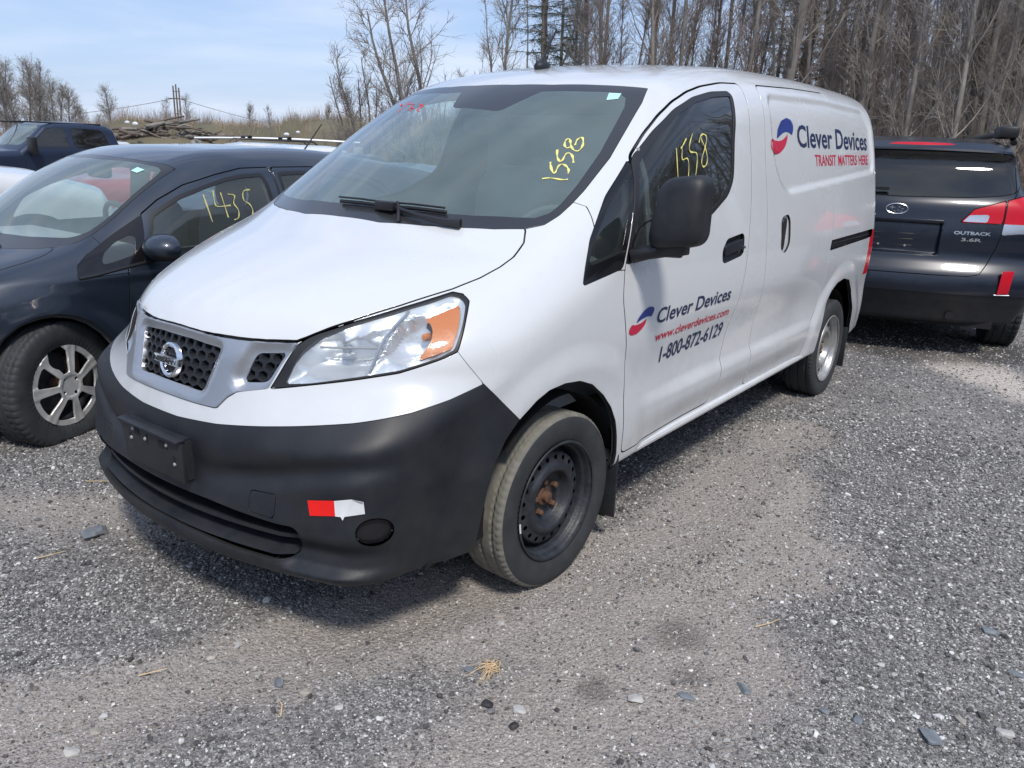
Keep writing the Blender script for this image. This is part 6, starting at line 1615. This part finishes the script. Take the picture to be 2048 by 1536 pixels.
for ri, (D, a, b_, n) in enumerate(rows):
    for k in range(n):
        u = (k + rs.uniform(-.4, .4))/n; px = a + (b_ - a)*u; v = rs.choice([0, 1, 2, 3, 4, 5, 1, 2, 4, 5]); v = rs.choice([1, 2, 4, 5]) if px < 1120 else v
        if px < 1080 and rs.random() < .45: continue
        if 1020 < px < 1100 and ri < 2: continue
        dd = D + rs.uniform(-1.8, 1.8); where = ('above the roof of the white van' if px < 1750 else 'above the dark wagon')
        plant(FOREST[v], px, dd, lbl_(v, ri, px), 'tree', rs.uniform(.85, 1.15), rs.uniform(0, 6.28), 'bare trees of the wood behind the van', lean=rs.uniform(-.03, .03))
# trees that stand out
big = bare_tree(31, H=9.5, r=.15, first=.12, nb=66, bl=3.0, ang=.8, up=.07, twig=15, stems=3, tl=.9, tr=.008, wob=.05)
plant(big, 842, 31, 'spreading bare tree with forked trunk standing against the sky, left of the van roof', rz=1.0)
sap = bare_tree(32, H=8.5, r=.06, first=.10, nb=40, bl=1.1, ang=.45, up=.12, twig=7, stems=3, mats=('bark_pale', 'twig_grey'), buds='twig_brown', tl=.5)
plant(sap, 1000, 27, 'slim pale saplings with a few brown leaves, left of the conifer', rz=.5)
sh1 = bare_tree(33, H=5.6, r=.07, first=.05, nb=84, bl=1.5, ang=.5, up=.14, twig=10, stems=7, tl=.7, tr=.008)
plant(sh1, 722, 34, 'tall bare shrub with many upright stems, beside the windscreen pillar', 'shrub', 1.0, .3, name='bare_shrub')
plant(sh1, 775, 36, 'grey bare shrub between upright shrub and forked tree', 'shrub', .80, 2.1, name='bare_shrub')
plant(sh1, 900, 33, 'bare bushy shrub right of the forked tree', 'shrub', .85, 4.0, name='bare_shrub')
plant(sh1, 862, 29, 'low dense shrub at the foot of the forked tree', 'shrub', .66, 5.0, name='bare_shrub')
plant(sh1, 680, 33, 'low thicket shrub at the left foot of the upright shrub', 'shrub', .52, 1.0, name='bare_shrub')
plant(FOREST[5], 930, 34, 'small rounded bare tree between forked tree and saplings', 'tree', .45, 1.0)
cf = conifer(41, 12.5, .10, .9); cf2 = conifer(42, 13.5, .13, 1.3); cf3 = conifer(43, 12, .11, 1.0, True)
plant(cf, 1066, 26.5, 'dark conifer with thin drooping branches beside the van aerial', 'conifer', 1, .2, name='conifer')
plant(cf, 1100, 30.5, 'second conifer half hidden behind the one beside the aerial', 'conifer', .9, 2.2, name='conifer')
plant(cf2, 1560, 29, 'dense dark conifer above the sliding door', 'conifer', 1, 1.0, name='conifer')
plant(cf2, 1612, 33, 'conifer just right of the dense dark one', 'conifer', .95, 3.0, name='conifer')
plant(cf3, 1520, 33, 'browning conifer left of the dense dark one', 'conifer', .9, .0, name='conifer')
plant(cf3, 1640, 30, 'brown-needled conifer at the right of the conifer group', 'conifer', .85, 2.0, name='conifer')
# far row at the left edge
far = [bare_tree(s, H=11, r=.17, first=.22, nb=60, bl=3.8, ang=.75, twig=12, tr=.013, tl=1.1, buds=bd) for s, bd in ((51, None), (52, None), (53, 'bud_yellow'))]
FL = [(-30,82,1.0,0),(-8,84,1.02,1),(8,80,1.0,0),(24,86,1.05,1),(40,82,1.0,0),(56,84,1.02,1),(70,80,1.04,0),(84,86,.9,1),(98,88,.88,2),(110,84,.80,2),(122,86,.78,2),(134,90,.72,1),(150,92,.62,2),(162,94,.60,1),(178,90,.52,0)]
for k, (px, D, s, v) in enumerate(FL):
    plant(far[v], px, D*.96, ('yellow-budding' if v == 2 else 'bare') + ' tree, ' + ('leftmost', 'second', 'third', 'fourth', 'fifth', 'sixth', 'seventh', 'eighth', 'ninth', 'tenth', 'eleventh', 'twelfth', 'thirteenth', 'fourteenth', 'rightmost')[k] + ' in the distant row above the dark blue pickup', 'tree', s*.66, k*1.3, 'distant row of trees behind the pickup', name='distant_tree', z=-.6)
plant(far[0], 215, 76, 'lone bare tree left of the power pole', 'tree', .50, 2.0, name='distant_tree', z=-.3)
plant(far[1], 196, 80, 'stunted tree leaning beside the lone bare tree', 'tree', .34, 1.0, name='distant_tree', z=-.3)
for k, (px, D, s, lb) in enumerate([(483,60,.25,'yellow-green sapling on the bank'),(312,70,.30,'grey twiggy bush left of the power pole'),(360,72,.34,'round grey bush behind the power pole'),(530,58,.24,'thin sapling on the bank right of the yellow-green one'),(585,56,.20,'small bush on the bank above the white roofs'),(640,52,.24,'yellowish bush on the bank near the windscreen pillar')]):
    plant(far[2] if k in (0, 5) else far[1], px, D, lb, 'bush', s, k, name='bush', z=.9)

# bank of earth with dry growth
def bank_h(px, D):
    s = sstep(44, 50, D)*sstep(140, 62, D); return s*(2.55 + .55*sstep(500, 640, px) - 1.1*sstep(260, 60, px) + .5*(fbm(px*1.0, D*3.0, 60, 8) - .5) + .35*(fbm(px*1.0, D*6.0, 14, 6) - .5))
def build_bank():
    PX = np.linspace(-900, 1500, 480); DD = np.concatenate([np.linspace(43, 56, 22), np.linspace(58, 140, 12)]); A, B = np.meshgrid(PX, DD, indexing='ij')
    psi = math.radians(36.989) - np.arctan((A - 1024)/1642.0); x = CAM_LOC[0] - B*np.sin(psi); y = CAM_LOC[1] + B*np.cos(psi); z = bank_h(A, B) - .45
    n, m = A.shape; i = np.arange(n-1)[:, None]*m; j = np.arange(m-1)[None, :]
    me = mesh_np('earth_bank', np.stack([x, y, z], -1).reshape(-1, 3), np.zeros((0, 3)), None, [M_['brush_brown']], True, np.stack([i+j, i+m+j, i+m+j+1, i+j+1], -1).reshape(-1, 4)); tag(link('earth_bank', me), kind='structure')
    r = np.random.RandomState(8)
    for nm, mt, n, lo, hi, lab in (('dry_grass', 'dry_grass', 22000, .12, .55, 'tall dry grass and stalks growing over the bank'), ('green_growth', 'green_grass', 9000, .10, .30, 'first green growth low on the bank'), ('dry_brush', 'twig_brown', 16000, .3, 1.15, 'thin brown brush standing along the bank top')):
        px = r.uniform(-300, 1150, n); D = 44 + 14*r.beta(1.6, 1.6, n) if nm != 'dry_brush' else r.uniform(50, 62, n)
        cl = fbm(px, D*4, 40, 12 if nm == 'dry_grass' else 17); k = r.uniform(0, 1, n) < np.clip((cl - .3)*3, .05, 1); px, D = px[k], D[k]; n = len(px)
        psi = math.radians(36.989) - np.arctan((px - 1024)/1642.0); b0 = np.stack([CAM_LOC[0] - D*np.sin(psi), CAM_LOC[1] + D*np.cos(psi), bank_h(px, D) - .5], 1)
        h = r.uniform(lo, hi, n)[:, None]; t = r.normal(0, .22, (n, 3)); t[:, 2] = 1; w = r.normal(0, 1, (n, 3)); w[:, 2] = 0; w /= np.linalg.norm(w, axis=1, keepdims=True); wd = .012 if nm != 'dry_brush' else .010
        tri = np.stack([b0 - w*wd, b0 + w*wd, b0 + t*h], 1); me = mesh_np(nm, tri.reshape(-1, 3), np.arange(n*3).reshape(-1, 3), None, [M_[mt]], False); tag(link(nm, me), lab, 'grass', kind='stuff')
build_bank()
# undergrowth of the wood: thin stems nobody could count
def undergrowth():
    r = np.random.RandomState(19); t = Tubes()
    for k in range(900):
        px = 955 + 1200*r.rand()**.6; D = r.uniform(22.5, 42); 
        if px < 1110 and r.rand() < .6: continue
        x, y, _ = pol(px, D); P, _ = path(r, (x, y, 0), (r.normal(0, .25), r.normal(0, .25), 1), r.uniform(1.0, 4.0), 5, .10); t.add(P, .013*np.linspace(1, .25, 6), 3)
        for _ in range(5):
            i = r.randint(1, 5); Q, _ = path(r, P[i], r.normal(0, 1, 3) + np.array([0, 0, .8]), r.uniform(.4, 1.3), 3, .15); t.add(Q, .007*np.linspace(1, .3, 4), 3)
    tag(link('undergrowth', t.mesh('undergrowth', M_['twig_brown'])), 'tangle of thin bare stems filling the wood behind the van', 'undergrowth', kind='stuff')
    # leaf litter floor and the depth of the wood beyond the rows one can count
    t = Tubes(); n = 900
    for k in range(n):
        px = 1560 + 740*r.rand()**.55; D = r.uniform(46, 85); x, y, _ = pol(px, D); h = r.uniform(7, 14); P, _ = path(r, (x, y, 0), (r.normal(0, .05), r.normal(0, .05), 1), h, 4, .04); t.add(P, (.025 + .09*r.rand()**2)*np.linspace(1, .3, 5), 3)
        for _ in range(3):
            i = r.randint(1, 4); Q, _ = path(r, P[i], r.normal(0, 1, 3) + np.array([0, 0, .9]), r.uniform(1, 3), 2, .15); t.add(Q, .02*np.linspace(1, .3, 3), 3)
    tag(link('far_wood', t.mesh('far_wood', M_['twig_grey'])), 'far depth of the bare wood reading as one grey-brown mass', 'wood', kind='stuff')
    # the same wood runs on along the yard past the right of the picture
    t = Tubes()
    for k in range(1800):
        psi = r.uniform(-225, 1) if k % 2 else r.uniform(-130, 1); D = r.uniform(24, 38); a = math.radians(psi); x = CAM_LOC[0] - D*math.sin(a); y = CAM_LOC[1] + D*math.cos(a)  # arc behind the camera is unseen, added to darken reflections in the paint
        P, _ = path(r, (x, y, 0), (r.normal(0, .08), r.normal(0, .08), 1), r.uniform(6, 13), 6, .05); t.add(P, (.03 + .10*r.rand()**2)*np.linspace(1, .25, 7), 4)
        for _ in range(14):
            i = r.randint(1, 6); Q, _ = path(r, P[i], r.normal(0, 1, 3) + np.array([0, 0, .7]), r.uniform(.8, 2.4), 3, .15); t.add(Q, .022*np.linspace(1, .3, 4), 3)
    tag(link('side_wood', t.mesh('side_wood', M_['twig_grey'])), 'bare wood running on along the yard, seen only in reflections', 'wood', kind='stuff')
undergrowth()

# power pole: three slim poles with a cross arm and wires
def power_pole():
    x, y, _ = pol(343, 120); t = thing('power_pole', 'slim three-legged power pole with a cross arm above the bank', 'power pole', (x, y, 0))
    for dx, top in ((-.36, 7.9), (0, 8.1), (.36, 7.7)):
        b = MB(); b.tube([(dx*1.0, 0, 0), (dx*.95, 0, top)], [.13, .09], 8); b.build('leg', M_['wood_weathered'], t)
    b = MB(); b.box((.1, 0, 6.3), (2.3, .2, .12)); b.build('cross_arm', M_['wood_weathered'], t)
    b = MB(); b.box((0, 0, 7.2), (.9, .12, .08)); b.box((0, 0, 4.4), (.9, .12, .08)); b.build('brace', M_['wood_weathered'], t)
    t.rotation_euler = (0, 0, math.radians(58))
    for k, (px0, z0, D0, lab) in enumerate(((-250, 3.4, 150, 'left span of the power line, sagging from the cross arm'), (900, 1.5, 130, 'right span of the power line, dropping behind the bank'))):
        a = Vector((x, y, 6.4)); e = Vector(pol(px0, D0, z0)); b = MB(); P = [a.lerp(e, u/12) - Vector((0, 0, 1.6*4*(u/12)*(1-u/12))) for u in range(13)]; b.tube([tuple(p) for p in P], .035, 4); tag(b.build('power_line', M_['twig_grey']), lab, 'cable', 'power line wires')
power_pole()

# heap of roots and logs, post and pipe rail at the foot of the bank
def heap():
    x, y, _ = pol(322, 41); t = thing('brush_heap', 'heap of grey logs, roots and broken branches at the foot of the bank', 'wood pile', (x, y, 1.05), math.radians(50)); r = np.random.RandomState(4)
    for k in range(60):
        L = r.uniform(.7, 2.6); px_ = r.uniform(-1.9, 2.0); z = .15 + .95*r.rand()*(1 - abs(px_)/2.4); a = r.uniform(-.9, .9); rr = r.uniform(.03, .11); b = MB()
        P = [(px_ - L/2*math.cos(a), r.uniform(-.5, .5), z - L/5*math.sin(a)), (px_, r.uniform(-.5, .5), z + .12*r.rand()), (px_ + L/2*math.cos(a), r.uniform(-.5, .5), z + L/5*math.sin(a))]; b.tube(P, [rr, rr*.9, rr*.6], 6); b.build('log', M_['wood_weathered'] if k % 3 else M_['bark_pale'], t)
    b = MB(); b.ellipsoid((0, 0, -.35), (2.6, .9, .75), 20, 10); b.build('earth_core', M_['brush_brown'], t)
    for k, (px, D, s, lb) in enumerate([(240,40,.16,'white plastic scrap left of the brush heap'),(256,40,.20,'larger white scrap at the left end of the brush heap'),(557,34,.16,'white bird-like scrap on a stump above the white roofs'),(580,34,.12,'second small white scrap beside the stump')]):
        X, Y, _ = pol(px, D); b = MB(); zz = {0: 1.95, 1: 1.9, 2: 1.65, 3: 1.75}[k]; b.ellipsoid((0, 0, 0), (s, s*.5, s*.45), 8, 5); o = b.build('scrap', M_['tape_white']); o.location = (X, Y, zz); tag(o, lb, 'scrap', 'white scraps by the bank')
    for px, D, h, lb in ((375, 27, 1.62, 'weathered concrete post at the left end of the pipe rail'), (700, 26, 1.4, 'post at the right end of the pipe rail, by the van')):
        X, Y, _ = pol(px, D); b = MB(); b.box((0, 0, h/2), (.22, .22, h)); o = b.build('post', M_['concrete'], bevel=.02); o.location = (X, Y, -.3 if px < 400 else -.1); tag(o, lb, 'post')
    a = Vector(pol(372, 26.8, 1.40)); e = Vector(pol(704, 26.2, 1.42)); b = MB(); b.tube([tuple(a.lerp(e, u/10) + Vector((0, 0, .05*math.sin(math.pi*u/10)))) for u in range(11)], .035, 8); tag(b.build('pipe_rail', M_['galvanised']), 'long thin pipe rail running across behind the white car roofs', 'rail')
heap()
